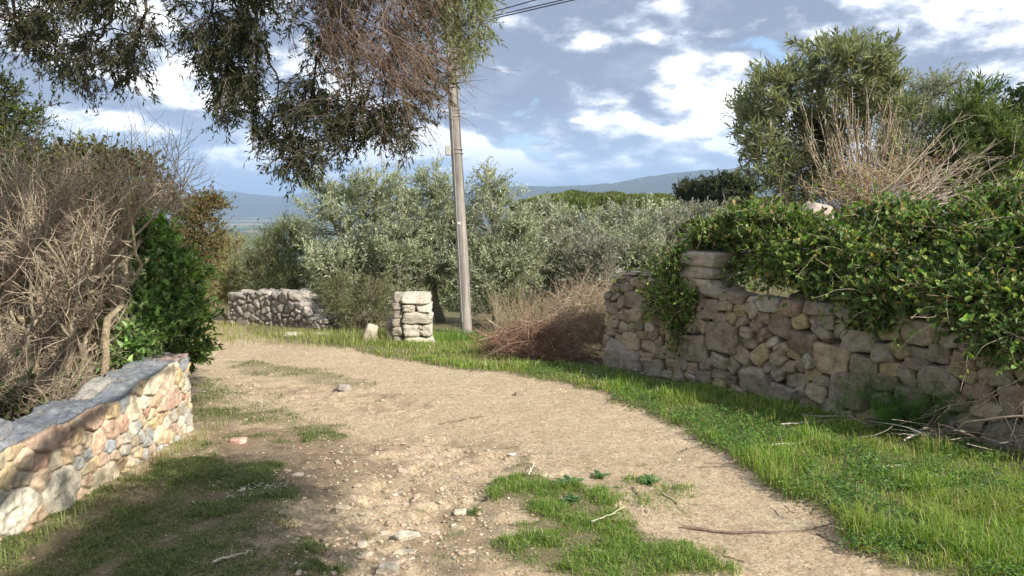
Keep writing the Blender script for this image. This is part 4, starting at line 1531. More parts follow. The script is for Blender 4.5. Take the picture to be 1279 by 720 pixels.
def ivy():
    IV = [(0.11, 0.19, 0.045), (0.16, 0.26, 0.065), (0.095, 0.155, 0.045), (0.22, 0.32, 0.10), (0.27, 0.33, 0.10), (0.09, 0.16, 0.04), (0.12, 0.20, 0.05), (0.16, 0.25, 0.07), (0.30, 0.22, 0.10)]

    def yw(px):
        q = (px - 640) / 930.0
        return 9.35 - 0.825 * (q * 9.35 - 1.16) / (0.565 + q * 0.825)
    specs = [
        ('ivy_bush', 'small-leaved ivy drooping over the left end of the dry stone wall', 71,
         [(850, 340, 0.1, 30, 30, 0.20), (880, 295, 0.5, 34, 22, 0.25), (838, 375, 0.0, 20, 26, 0.10), (820, 345, 0.12, 24, 18, 0.14), (862, 372, 0.0, 18, 26, 0.08), (850, 395, -0.04, 20, 26, 0.06), (825, 372, 0.0, 16, 20, 0.06), (852, 330, 0.08, 16, 20, 0.08), (812, 362, 0.05, 12, 14, 0.06), (915, 285, 0.5, 30, 18, 0.3), (846, 420, -0.06, 9, 18, 0.04), (900, 298, 0.5, 30, 16, 0.25), (938, 325, 0.42, 22, 26, 0.15), (930, 300, 0.6, 24, 20, 0.2)], 0.045, 0.030, 430, 0.15),
        ('ivy_bush', 'bright climbing ivy mounded on the wall beside the stone column', 72,
         [(960, 285, 0.5, 38, 24, 0.3), (955, 325, 0.15, 22, 26, 0.15), (995, 330, 0.25, 36, 32, 0.25), (1000, 290, 0.6, 38, 26, 0.3), (1025, 350, 0.1, 26, 26, 0.15), (940, 268, 0.7, 25, 16, 0.3), (958, 350, 0.0, 14, 12, 0.06), (1040, 320, 0.3, 30, 30, 0.2)], 0.055, 0.038, 340, 0.17),
        ('bramble_bush', 'broad-leaved bramble mass hanging over the middle of the dry stone wall', 73,
         [(1060, 315, 0.35, 40, 35, 0.30), (1100, 290, 0.7, 45, 32, 0.35), (1120, 335, 0.3, 45, 32, 0.25), (1075, 355, 0.05, 34, 26, 0.15), (1095, 385, -0.1, 26, 16, 0.08), (1150, 300, 0.6, 45, 30, 0.35), (1085, 268, 0.8, 20, 14, 0.2), (1140, 272, 0.8, 26, 12, 0.2), (1140, 365, 0.05, 30, 20, 0.12), (1080, 400, -0.1, 12, 14, 0.04)], 0.052, 0.036, 470, 0.2),
        ('bramble_bush', 'dark green bramble thicket spilling over the wall at the right edge', 74,
         [(1200, 300, 0.6, 45, 35, 0.35), (1250, 275, 0.7, 45, 38, 0.35), (1190, 345, 0.25, 45, 32, 0.25), (1245, 335, 0.3, 45, 38, 0.3), (1300, 320, 0.4, 50, 50, 0.3), (1225, 378, -0.02, 40, 20, 0.15), (1275, 382, -0.05, 34, 22, 0.15), (1165, 372, 0.0, 30, 18, 0.12), (1290, 252, 0.9, 36, 36, 0.3), (1235, 255, 1.0, 30, 18, 0.25), (1250, 412, -0.15, 34, 22, 0.08), (1285, 430, -0.2, 24, 30, 0.08), (1215, 420, -0.12, 16, 24, 0.05), (1180, 395, -0.12, 14, 14, 0.05)], 0.052, 0.036, 640, 0.2),
    ]
    specs = [(a_, b_, c_, [(q[0], q[1], yw(q[0]) + q[2]) + q[3:] for q in d_], *e_) for (a_, b_, c_, d_, *e_) in specs]
    for nm, lab, sd_, lb, ll, lw, nb, twl in specs:
        L = px_lobes(lb)
        c = L[0][0]

        def vines(r, gt, gc, br, tw, lb=lb):
            n = 60
            s, d, _, _ = sprout(r, br, n, 0.5, 1, 0.6)
            upw = np.where(r.random((n, 1)) < 0.5, 1.0, 0.0)
            P = grow(r, s, d + np.array([-0.2, -0.3, 0.0]) + upw * np.array([0.1, 0.2, 1.1]), r.uniform(0.2, 0.7, n), 9, 0.14, -0.10)
            tubes(gt, P, taper(r.uniform(0.002, 0.005, n), np.full(n, 0.0015), 9), 4, pick(r, n, [(0.45, 0.38, 0.27), (0.3, 0.25, 0.17)], 0.2))
            m = 520
            s, d, _, _ = sprout(r, P, m, 0.2, 1, 1.0)
            q_ = r.uniform(0.5, 1.2, m)
            leaves(gc, r, s, d, 0.05 * q_, 0.034 * q_, pick(r, m, [(0.24, 0.32, 0.08), (0.15, 0.25, 0.05), (0.19, 0.28, 0.07), (0.5, 0.48, 0.10)], 0.25, [.35, .3, .27, .08]), 0, 6)
        b = np.array([c[0] + 0.2, c[1] + 0.35, c[2] - 0.25])
        root = plant(nm, b, L, lab, 'climber', sd_, nb=nb, nt=6, nl=8, ll=ll, lw=lw, cols=IV, twl=twl, leafm=M_GLOSS, bark=(0.38, 0.30, 0.20), trunk_r=0.02,
              nstem=6, stemspread=0.15, shape=6, upb=0.05, flat=0.3, extra=vines, clump=0.5, jit=0.4, fold=0.12, curl=0.12, leafspread=1.0, shell=(0.35, 1.0), brad=0.005)
    return root


BRAMBLE = ivy()


def brush_pile():
    r = rng(81)
    g = Geo()
    # mound of cut twigs
    n = 4200
    L = px_lobes([(635, 428, 10.3, 40, 24, 0.45), (685, 418, 10.2, 44, 32, 0.45), (725, 405, 10.1, 32, 36, 0.4), (615, 440, 10.5, 22, 16, 0.3), (665, 440, 10.0, 44, 16, 0.35), (715, 385, 10.6, 40, 24, 0.4), (745, 378, 10.5, 30, 26, 0.35), (752, 415, 10.0, 26, 34, 0.35), (700, 440, 9.9, 36, 14, 0.3)])
    c, _, _ = in_lobes(r, n, L, (0.1, 0.95))
    d = np.stack([r.normal(0, 1, n) + 0.4, r.normal(0, 0.8, n), r.normal(0, 0.5, n) + 0.12], 1)
    P = grow(r, c, d, r.uniform(0.12, 0.5, n) * np.where(r.random(n) < 0.06, 1.9, 1.0), 6, 0.22, -0.02)
    z = surf_z(P[:, :, 0].ravel(), P[:, :, 1].ravel()).reshape(P.shape[:2]) + 0.01
    P[:, :, 2] = np.maximum(P[:, :, 2], z)
    t = smooth(P[:, 0, 0] + 0.9 * (P[:, 0, 2] + 0.45), 0.35, 1.45)[:, None]
    col = pick(r, n, [(0.34, 0.18, 0.12), (0.26, 0.15, 0.10), (0.40, 0.26, 0.18), (0.20, 0.13, 0.09)], 0.2) * (1 - t) + pick(r, n, [(0.42, 0.33, 0.23), (0.30, 0.22, 0.15), (0.48, 0.38, 0.26)], 0.2) * t
    tubes(g, P, taper(r.uniform(0.0015, 0.004, n) * np.where(r.random(n) < 0.05, 2.2, 1.0), np.full(n, 0.0012), 6), 4, col)
    s3, d3, pi_, _ = sprout(r, P, 5200, 0.1, 1, 0.7)
    Q = grow(r, s3, d3, r.uniform(0.04, 0.14, 5200), 3, 0.1)
    tubes(g, Q, taper(np.full(5200, 0.0016), np.full(5200, 0.0008), 3), 3, col[pi_])
    # few long bleached sticks
    for a, b_ in [((598, 452, 10.2), (690, 392, 10.0)), ((640, 466, 9.7), (720, 405, 10.3)), ((600, 425, 10.3), (745, 372, 10.3)), ((650, 400, 10.4), (742, 440, 10.1)), ((610, 400, 10.4), (660, 440, 10.7)), ((668, 455, 10.3), (735, 395, 10.4))]:
        tubes(g, bez(at(*a), at(*b_), r.normal(0, 0.06, 3), 8, r, 0.008), taper([0.009], [0.004], 8), 5, (0.46, 0.38, 0.29))
    tag(g.build('brush_pile', M_TWIG), 'heap of cut reddish brown twigs dumped beside the utility pole', 'brush pile')
    # dry weeds behind and above the heap
    g = Geo()
    n = 900
    x = r.uniform(-0.3, 1.6, n)
    y = r.uniform(11.6, 13.6, n)
    zz = surf_z(x, y)
    P = grow(r, np.stack([x, y, zz], 1), np.stack([r.normal(0, .35, n), r.normal(0, .3, n), np.ones(n)], 1), r.uniform(0.35, 0.95, n), 6, 0.09)
    tubes(g, P, taper(np.full(n, 0.003), np.full(n, 0.0012), 6), 3, pick(r, n, [(0.46, 0.38, 0.26), (0.38, 0.30, 0.2)], 0.2))
    m = 4200
    s3, d3, _, _ = sprout(r, P, m, 0.3, 1, 0.8)
    leaves(g, r, s3, d3, r.uniform(0.03, 0.07, m), 0.010, pick(r, m, [(0.44, 0.37, 0.25), (0.34, 0.28, 0.19), (0.30, 0.30, 0.14)]), 1, 4)
    tag(g.build('dry_weeds', [M_TWIG, M_DRY]), 'tall straw-coloured dead weeds behind the brush heap', None, None, 'stuff')


brush_pile()


# ---------------- left side
def clear_of(P):
    """keep dead twigs out of the space taken by the glossy bush"""
    q = P[:, -1]
    w = P[:, P.shape[1] // 2]
    bad = np.zeros(len(P), bool)
    for v in (q, w):
        bad |= (v[:, 0] > -0.505 * v[:, 1]) & (v[:, 1] < 7.0) & (v[:, 2] < 1.55)
    return P[~bad]


def left_plants():
    r = rng(91)
    base = np.array([-3.35, 5.9, 0.0])
    base[2] = on_ground(-3.35, 5.9)[2]
    root = empty('dead_shrub', base, 'huge leafless grey-brown shrub with thick twisted stems behind the sunlit wall', 'shrub')
    g = Geo()
    # thick stems
    tr = []
    for (a, b_, r0) in [((178, 505, 5.9), (60, 300, 6.2), 0.055), ((120, 505, 5.9), (110, 290, 6.6), 0.035), ((120, 500, 5.8), (175, 300, 6.0), 0.05), ((60, 505, 5.7), (20, 330, 5.9), 0.05), ((30, 500, 5.5), (-60, 300, 5.8), 0.05),
                        ((85, 505, 5.6), (100, 350, 5.7), 0.05), ((150, 500, 5.9), (140, 280, 6.4), 0.04), ((20, 505, 5.6), (60, 330, 5.6), 0.04), ((-60, 500, 5.3), (-90, 280, 5.6), 0.05), ((100, 500, 5.8), (130, 380, 5.7), 0.035)]:
        A = at(*a)
        A[2] = on_ground(A[0], A[1])[2] - 0.05
        B = at(*b_)
        P = bez(A, B, r.normal(0, 0.12, 3), 12, r, 0.028)
        tubes(g, P, taper([r0 * 0.75], [r0 * 0.28], 12) * (1 + 0.12 * r.normal(0, 1, (1, 12))), 8, (0.38, 0.31, 0.22))
        tr.append(P[0])
    tr = np.array(tr)
    s1, d1, _, _ = sprout(r, tr, 80, 0.25, 1.0, 0.55)
    B1 = grow(r, s1, d1 + np.array([0.05, 0, 0.25]), r.uniform(0.5, 1.15, 80), 9, 0.17, 0.04)
    B1 = clear_of(B1)
    tubes(g, B1, taper(r.uniform(0.010, 0.018, len(B1)), np.full(len(B1), 0.005), 9), 6, pick(r, len(B1), [(0.34, 0.27, 0.20), (0.40, 0.33, 0.25)], 0.12))
    s2, d2, _, _ = sprout(r, B1, 620, 0.2, 1.0, 0.6)
    B2 = grow(r, s2, d2 + np.array([0.05, 0, 0.15]), r.uniform(0.3, 0.75, 620), 8, 0.19, 0.02)
    B2 = clear_of(B2)
    tubes(g, B2, taper(r.uniform(0.0035, 0.006, len(B2)), np.full(len(B2), 0.002), 8), 4, pick(r, len(B2), [(0.42, 0.35, 0.27), (0.34, 0.27, 0.2), (0.5, 0.43, 0.34)], 0.15))
    s3, d3, _, _ = sprout(r, B2, 3600, 0.1, 1.0, 0.7)
    B3 = grow(r, s3, d3 + np.array([0.05, 0, 0.05]), r.uniform(0.12, 0.42, 3600), 6, 0.22)
    B3 = clear_of(B3)
    tubes(g, B3, taper(r.uniform(0.0015, 0.0028, len(B3)), np.full(len(B3), 0.001), 6), 3, pick(r, len(B3), [(0.46, 0.38, 0.29), (0.38, 0.30, 0.22), (0.54, 0.46, 0.36)], 0.18))
    # extra mesh of twigs in the mass
    L = px_lobes([(60, 330, 6.4, 90, 100, 0.8), (150, 300, 6.6, 70, 80, 0.8), (60, 440, 5.8, 80, 60, 0.4), (190, 250, 7.3, 40, 34, 0.5), (-40, 350, 6, 80, 110, 0.7), (30, 500, 5.1, 70, 30, 0.3), (-30, 480, 4.7, 70, 50, 0.3), (100, 480, 5.6, 50, 26, 0.3)])
    c, _, _ = in_lobes(r, 4200, L, (0.1, 0.95))
    B4 = grow(r, c, r.normal(0, 1, (4200, 3)) + np.array([0.1, 0, 0.3]), r.uniform(0.15, 0.55, 4200), 6, 0.2)
    B4 = clear_of(B4)
    tubes(g, B4, taper(r.uniform(0.0014, 0.003, len(B4)), np.full(len(B4), 0.001), 6), 3, pick(r, len(B4), [(0.44, 0.36, 0.27), (0.30, 0.23, 0.17), (0.52, 0.44, 0.34)], 0.2))
    # bare sprays against the sky
    c0 = np.array([at(*p) for p in [(205, 260, 6.6), (195, 250, 6.5), (215, 270, 6.7), (150, 220, 6.6), (185, 235, 6.5), (225, 262, 6.8)]])
    c0 = np.repeat(c0, 4, 0)
    n = len(c0)
    B5 = grow(r, c0, np.stack([r.normal(0.25, 0.4, n), r.normal(0, 0.3, n), np.ones(n)], 1), r.uniform(0.4, 0.75, n), 9, 0.12)
    tubes(g, B5, taper(np.full(n, 0.004), np.full(n, 0.0015), 9), 4, (0.4, 0.33, 0.26))
    s6, d6, _, _ = sprout(r, B5, 150, 0.2, 1, 0.5)
    B6 = grow(r, s6, d6, r.uniform(0.1, 0.3, 150), 5, 0.15)
    tubes(g, B6, taper(np.full(150, 0.002), np.full(150, 0.001), 5), 3, (0.4, 0.33, 0.26))
    g.C = [c * np.array([0.95, 0.93, 0.87]) for c in g.C]
    g.V = [v - base for v in g.V]
    g.build('branches', M_TWIG, root)

    plant('laurel_bush', on_ground(-3.45, 6.75), px_lobes([(200, 400, 6.6, 40, 38, 0.35), (230, 430, 6.9, 22, 30, 0.3), (170, 440, 6.2, 32, 26, 0.25), (215, 350, 6.8, 38, 34, 0.4), (190, 310, 6.8, 30, 28, 0.35), (238, 380, 7.0, 18, 34, 0.3), (205, 285, 6.9, 22, 20, 0.25), (160, 400, 6.3, 24, 26, 0.2)]),
          'glossy green broad-leaved bush standing at the far end of the sunlit wall', 'bush', 92, nb=190, nt=7, nl=8, clump=0.5, jit=0.4, ll=0.068, lw=0.033, cols=[(0.16, 0.28, 0.07), (0.22, 0.36, 0.10), (0.11, 0.19, 0.05), (0.32, 0.43, 0.18)], twl=0.2,
          leafm=M_GLOSS, bark=(0.22, 0.18, 0.12), trunk_r=0.03, nstem=6, stemspread=0.15, shape=6, upb=0.3, flat=0.45, fold=0.15, curl=0.1, shell=(0.35, 1.0), brad=0.007)
    plant('holm_oak', on_ground(-8.0, 10.5), px_lobes([(10, 160, 10.4, 45, 44, 1.0), (-30, 200, 10.4, 50, 60, 1.0), (30, 220, 10.2, 45, 50, 1.0), (-10, 290, 10, 60, 50, 1), (5, 125, 10.5, 28, 24, 0.7)]),
          'dense dark green tree rising behind the dead shrub at the left edge', 'tree', 93, nb=330, nt=9, nl=13, ll=0.055, lw=0.024, cols=[(0.07, 0.10, 0.03), (0.10, 0.13, 0.04), (0.05, 0.075, 0.02)], twl=0.3, leafm=M_GLOSS,
          bark=(0.16, 0.13, 0.1), trunk_r=0.14, shape=6)
    plant('bramble_bush', on_ground(-5.6, 9.2), px_lobes([(105, 210, 9.0, 38, 32, 0.6), (150, 225, 9.0, 38, 30, 0.6), (75, 235, 9.0, 34, 34, 0.6), (190, 250, 9.0, 30, 24, 0.5), (120, 280, 8.8, 60, 50, 0.6)]),
          'dark leafy bramble behind the top of the dead shrub', 'bush', 94, nb=230, nt=8, nl=9, ll=0.055, lw=0.032, cols=[(0.07, 0.085, 0.03), (0.10, 0.11, 0.045), (0.14, 0.12, 0.05)], twl=0.28, leafm=M_LEAF,
          bark=(0.25, 0.2, 0.15), trunk_r=0.03, nstem=8, stemspread=0.3, shape=6, shell=(0.3, 1.0))
    # dark evergreen undergrowth behind the wall, seen through the twigs
    plant('undergrowth_bush', on_ground(-5.3, 7.6), px_lobes([(40, 430, 6.9, 80, 60, 0.4), (120, 400, 7.0, 60, 70, 0.4), (-40, 380, 7.0, 70, 80, 0.5), (60, 350, 7.2, 80, 60, 0.4), (10, 260, 7.0, 50, 40, 0.4), (120, 280, 7.2, 60, 40, 0.4), (120, 470, 7.0, 60, 30, 0.3), (20, 512, 4.9, 60, 12, 0.25), (70, 505, 5.4, 50, 12, 0.25), (-60, 500, 4.6, 60, 20, 0.3)]),
          'shadowy small-leaved undergrowth seen through the dead shrub stems', 'bush', 95, nb=300, nt=7, nl=8, ll=0.05, lw=0.026, cols=[(0.09, 0.13, 0.04), (0.13, 0.16, 0.055), (0.17, 0.15, 0.08)], twl=0.26, leafm=M_LEAF,
          bark=(0.2, 0.16, 0.12), trunk_r=0.03, nstem=8, stemspread=0.4, shape=6, shell=(0.1, 1.0))
    # giant reed at the left edge
    g = Geo()
    n = 14
    for k in range(n):
        b = on_ground(r.uniform(-5.2, -4.4), r.uniform(6.3, 6.9))
        P = grow(r, b[None], np.array([[r.normal(0, .08), r.normal(0, .08), 1]]), np.array([r.uniform(1.7, 2.4)]), 12, 0.03)
        tubes(g, P, taper([0.009], [0.004], 12), 6, (0.36, 0.36, 0.16))
        m = 16
        s, d, _, _ = sprout(r, P, m, 0.35, 1, 0.2)
        az = r.uniform(0, 6.28, m)
        Q = grow(r, s, np.stack([np.cos(az), np.sin(az), np.full(m, 0.7)], 1), r.uniform(0.3, 0.5, m), 8, 0.03, -0.14)
        T = nrm(np.gradient(Q, axis=1))
        Sd = nrm(np.cross(T, np.array([0, 0, 1.0]))) * (0.016 * np.sin(np.linspace(0.35, 3.1, 8)))[None, :, None]
        V = np.stack([Q - Sd, Q + Sd], 2)
        i = np.arange(m * 16).reshape(m, 8, 2)
        f = np.stack([i[:, :-1, 0], i[:, :-1, 1], i[:, 1:, 1], i[:, 1:, 0]], -1).reshape(-1, 4)
        g.add(V.reshape(-1, 3), f, np.repeat(pick(r, m, [(0.26, 0.34, 0.08), (0.36, 0.40, 0.12), (0.18, 0.26, 0.06)]), 16, 0), 0, False)
    tag(g.build('reed_clump', M_GRASS), 'arching yellow-green reed leaves at the left edge among the dead twigs', 'reed')


left_plants()


def overhang():
    r = rng(201)
    base = on_ground(0.9, -1.9)
    root = empty('wild_olive_tree', base, 'big wild olive tree whose dark drooping branches hang across the top left of the view', 'tree')
    gt, gc, gd = Geo(), Geo(), Geo()
    bark = (0.16, 0.13, 0.105)
    fork = base + np.array([-0.1, 0.3, 2.2])
    tubes(gt, bez(base - (0, 0, 0.3), fork, (0.1, 0, 0), 10, r, 0.01), taper([0.26], [0.19], 10), 14, bark)
    # arching limbs ending above the view
    ends = [(-3.3, 4.6, 3.9), (-2.6, 5.0, 4.1), (-1.9, 5.2, 4.0), (-1.3, 5.3, 4.1), (-0.7, 5.6, 4.0), (-0.3, 5.9, 3.6), (1.6, 2.4, 4.3), (2.6, 1.2, 4.0), (0.5, 3.2, 5.2), (1.5, 0.5, 5.0)]
    limbs = []
    for e in ends:
        P = bez(fork, e, (r.normal(0, .2), r.normal(0, .2), 1.1), 14, r, 0.03)
        tubes(gt, P, taper([0.085], [0.022], 14), 8, bark)
        limbs.append(P[0])
    limbs = np.array(limbs)
    # visible hanging boughs (followed from the photograph)
    boughs = []
    for pts in [[(300, -60), (312, 20), (335, 60), (346, 95), (345, 128)], [(325, -60), (318, 30), (322, 70), (318, 130), (330, 190)], [(60, -60), (66, 20), (70, 60), (52, 90)], [(150, -60), (140, 20), (120, 60), (150, 110)],
                [(420, -60), (410, 30), (395, 90), (380, 160), (370, 225)], [(520, -60), (500, 20), (480, 90), (478, 160)], [(470, -60), (455, 30), (440, 80), (435, 150)], [(560, -60), (545, 10), (520, 60), (500, 120)],
                [(570, -60), (572, 20), (578, 60), (580, 90)], [(240, -60), (262, 0), (275, 50), (290, 90)], [(190, -60), (180, 10), (170, 50), (165, 80)], [(10, -60), (15, 10), (30, 40), (10, 60)], [(600, -60), (597, 0), (600, 40), (596, 70)]]:
        Y = r.uniform(4.9, 5.7) + (0.6 if pts[0][0] > 555 else 0)
        A = np.array([at(p[0], p[1], Y + 0.08 * k) for k, p in enumerate(pts)])
        t = np.linspace(0, len(pts) - 1, 12)
        P = np.array([np.interp(t, np.arange(len(pts)), A[:, k]) for k in range(3)]).T[None]
        P = P + r.normal(0, 0.012, P.shape)
        # join to nearest limb end
        e = np.array(ends)[np.argmin(np.linalg.norm(np.array(ends)[:6] - P[0, 0], axis=1))]
        P = np.concatenate([bez(e, P[0, 0], (0, 0, 0.1), 5)[:, :-1], P], 1)
        tubes(gt, P, taper([0.017], [0.005], P.shape[1]), 6, bark)
        boughs.append(P[0, 4:])
    boughs = np.array(boughs)
    # branchlet anchors sampled inside photographed foliage outline
    polys = [([(-60, -60), (205, -60), (215, 20), (205, 60), (185, 95), (165, 130), (140, 118), (90, 115), (60, 70), (0, 52), (-60, 60)], 190),
             ([(205, -60), (560, -60), (570, 90), (545, 150), (515, 190), (480, 185), (445, 150), (420, 185), (385, 235), (345, 225), (310, 200), (290, 165), (262, 150), (245, 110), (225, 65)], 560),
             ([(545, -60), (612, -60), (618, 30), (600, 75), (578, 100), (560, 90)], 85)]
    anch, kind = [], []
    for q, (poly, n) in enumerate(polys):
        poly = np.array(poly, float)
        while n > 0:
            p = np.array([r.uniform(poly[:, 0].min(), poly[:, 0].max()), r.uniform(poly[:, 1].min(), poly[:, 1].max())])
            if sdist(p[0:1], p[1:2], poly)[0] < 3:
                continue
            # airy gaps
            if fbm(p[0:1] / 38, p[1:2] / 38, 0, 3, 77)[0] < -0.30 and q < 2:
                continue
            Y = r.uniform(4.7, 6.0) + (0.5 if q == 2 else 0)
            anch.append(at(p[0], p[1], Y))
            kind.append(q + (10 if (q == 1 and p[0] > 400 and p[1] < 130 and p[0] < 535 and p[0] > 400 + p[1] * 0.4) else 0))
            n -= 1
    anch, kind = np.array(anch), np.array(kind)
    fl = np.concatenate([boughs.reshape(-1, 3), limbs[:6, 8:].reshape(-1, 3)])
    dist = np.linalg.norm(anch[:, None] - fl[None], axis=2) + 3 * np.maximum(0, anch[:, None, 2] - fl[None, :, 2])
    st = fl[np.argmin(dist, 1)]
    n = len(anch)
    B = bez(st, anch, r.normal(0, 0.05, (n, 3)) + np.array([0, 0, 0.08]), 8, r, 0.010)
    tubes(gt, B, taper(np.full(n, 0.0045), np.full(n, 0.002), 8), 4, bark)
    nt_ = 7
    m = n * nt_
    s, d, pi_, _ = sprout(r, B, m, 0.35, 1.0, 0.6)
    Tw = grow(r, s, d + np.array([0, 0, -0.45]), r.uniform(0.10, 0.26, m), 5, 0.12, -0.08)
    deadm = (kind[pi_] >= 10)
    tubes(gt, Tw[~deadm], taper(np.full((~deadm).sum(), 0.0016), np.full((~deadm).sum(), 0.0008), 5), 3, bark)
    # leaves
    live = np.nonzero(~deadm | (r.random(m) < 0.30))[0]
    nl = 11
    s2, d2, p2, _ = sprout(r, Tw[live], len(live) * nl, 0.1, 1, 0.75)
    q = kind[pi_[live][p2]]
    mm = len(s2)
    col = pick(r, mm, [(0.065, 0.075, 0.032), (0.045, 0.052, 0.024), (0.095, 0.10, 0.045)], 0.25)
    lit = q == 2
    col[lit] = pick(r, int(lit.sum()), [(0.24, 0.27, 0.12), (0.30, 0.33, 0.17), (0.17, 0.21, 0.09)], 0.25)  # sunlight on the right-hand spray painted as paler leaf colour
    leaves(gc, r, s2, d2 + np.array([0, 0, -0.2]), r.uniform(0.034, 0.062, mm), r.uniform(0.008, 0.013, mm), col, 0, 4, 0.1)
    # brown bare twigs sweeping from upper left to lower right
    c = anch[kind >= 10]
    nd_ = 900
    c = c[r.integers(0, len(c), nd_)] + r.normal(0, 0.12, (nd_, 3)) + np.array([-0.05, -0.1, 0.08])
    Dd = grow(r, c, np.stack([r.normal(0.55, .35, nd_), r.normal(0, .3, nd_), r.normal(-0.8, .3, nd_)], 1), r.uniform(0.15, 0.45, nd_), 6, 0.13)
    tubes(gd, Dd, taper(r.uniform(0.0013, 0.0026, nd_), np.full(nd_, 0.0009), 6), 3, pick(r, nd_, [(0.23, 0.15, 0.11), (0.32, 0.23, 0.17), (0.17, 0.11, 0.08)], 0.2))
    s3, d3, _, _ = sprout(r, Dd, 4200, 0.1, 1, 0.6)
    D2 = grow(r, s3, d3 + np.array([0.2, 0, -0.3]), r.uniform(0.05, 0.16, 4200), 4, 0.12)
    tubes(gd, D2, taper(np.full(4200, 0.0012), np.full(4200, 0.0007), 4), 3, pick(r, 4200, [(0.25, 0.16, 0.12), (0.33, 0.24, 0.18)], 0.2))
    # upper crown above the frame: casts the shade on the left foreground
    L = [((2.45, 0.8, 3.8), (0.75, 1.15, 0.4), 1.0), ((3.1, -0.2, 4.0), (0.9, 0.9, 0.5), 0.8), ((-1.1, 4.1, 3.75), (1.5, 0.7, 0.35), 0.15), ((0.9, -2.4, 5.0), (2.2, 1.6, 1.0), 0.8)]
    nb = 480
    tip, dd, _ = in_lobes(r, nb, L, (0.1, 1.0))
    fl = limbs[:, 5:].reshape(-1, 3)
    st = fl[np.argmin(np.linalg.norm(tip[:, None] - fl[None], axis=2), 1)]
    B = bez(st, tip, r.normal(0, 0.1, (nb, 3)), 6, r, 0.02)
    tubes(gt, B, taper(np.full(nb, 0.009), np.full(nb, 0.003), 6), 4, bark)
    s, d, pi_, _ = sprout(r, B, nb * 8, 0.4, 1, 0.8)
    Tw = grow(r, s, d, r.uniform(0.2, 0.4, nb * 8), 4, 0.12, -0.05)
    s2, d2, p2, _ = sprout(r, Tw, nb * 8 * 9, 0.1, 1, 0.8)
    mm = len(s2)
    leaves(gc, r, s2, d2, r.uniform(0.05, 0.08, mm), r.uniform(0.014, 0.022, mm), pick(r, mm, [(0.10, 0.11, 0.05), (0.15, 0.16, 0.08)], 0.25), 0, 4)
    for g, nm, mt in ((gt, 'trunk', M_BARK), (gc, 'crown', M_LEAF), (gd, 'dead_twigs', M_TWIG)):
        g.V = [v - base for v in g.V]
        g.build(nm, mt, root)


overhang()


# ---------------- ground cover
def blades(g, r, x, y, h, w, col, lean=0.5, z=None):
    n = len(x)
    z = surf_z(x, y) if z is None else z
    b = np.stack([x, y, z - 0.003], 1)
    az = r.uniform(0, 6.28, n)
    dv = np.stack([np.cos(az), np.sin(az), np.zeros(n)], 1)
    sv = np.stack([-np.sin(az), np.cos(az), np.zeros(n)], 1)
    ln = lean * r.random(n) * 1.4
    h = np.asarray(h)
    m = b + np.array([0, 0, 1.0]) * (h * 0.55)[:, None] + dv * (h * ln * 0.3)[:, None]
    t = b + np.array([0, 0, 1.0]) * (h * (1 - 0.35 * ln))[:, None] + dv * (h * ln)[:, None]
    hw = (w * 0.5)[:, None] * sv
    V = np.stack([b - hw, b + hw, m + hw * 0.75, m - hw * 0.75, t], 1)
    i = np.arange(n)[:, None] * 5
    g.add(V.reshape(-1, 3), i + np.array([[0, 1, 2, 3]]), np.repeat(col, 5, 0), 0, False)
    # tips: tris share verts
    off = g.n - n * 5
    g.Fc.append((i + np.array([[3, 2, 4]]) + off, 0, False))


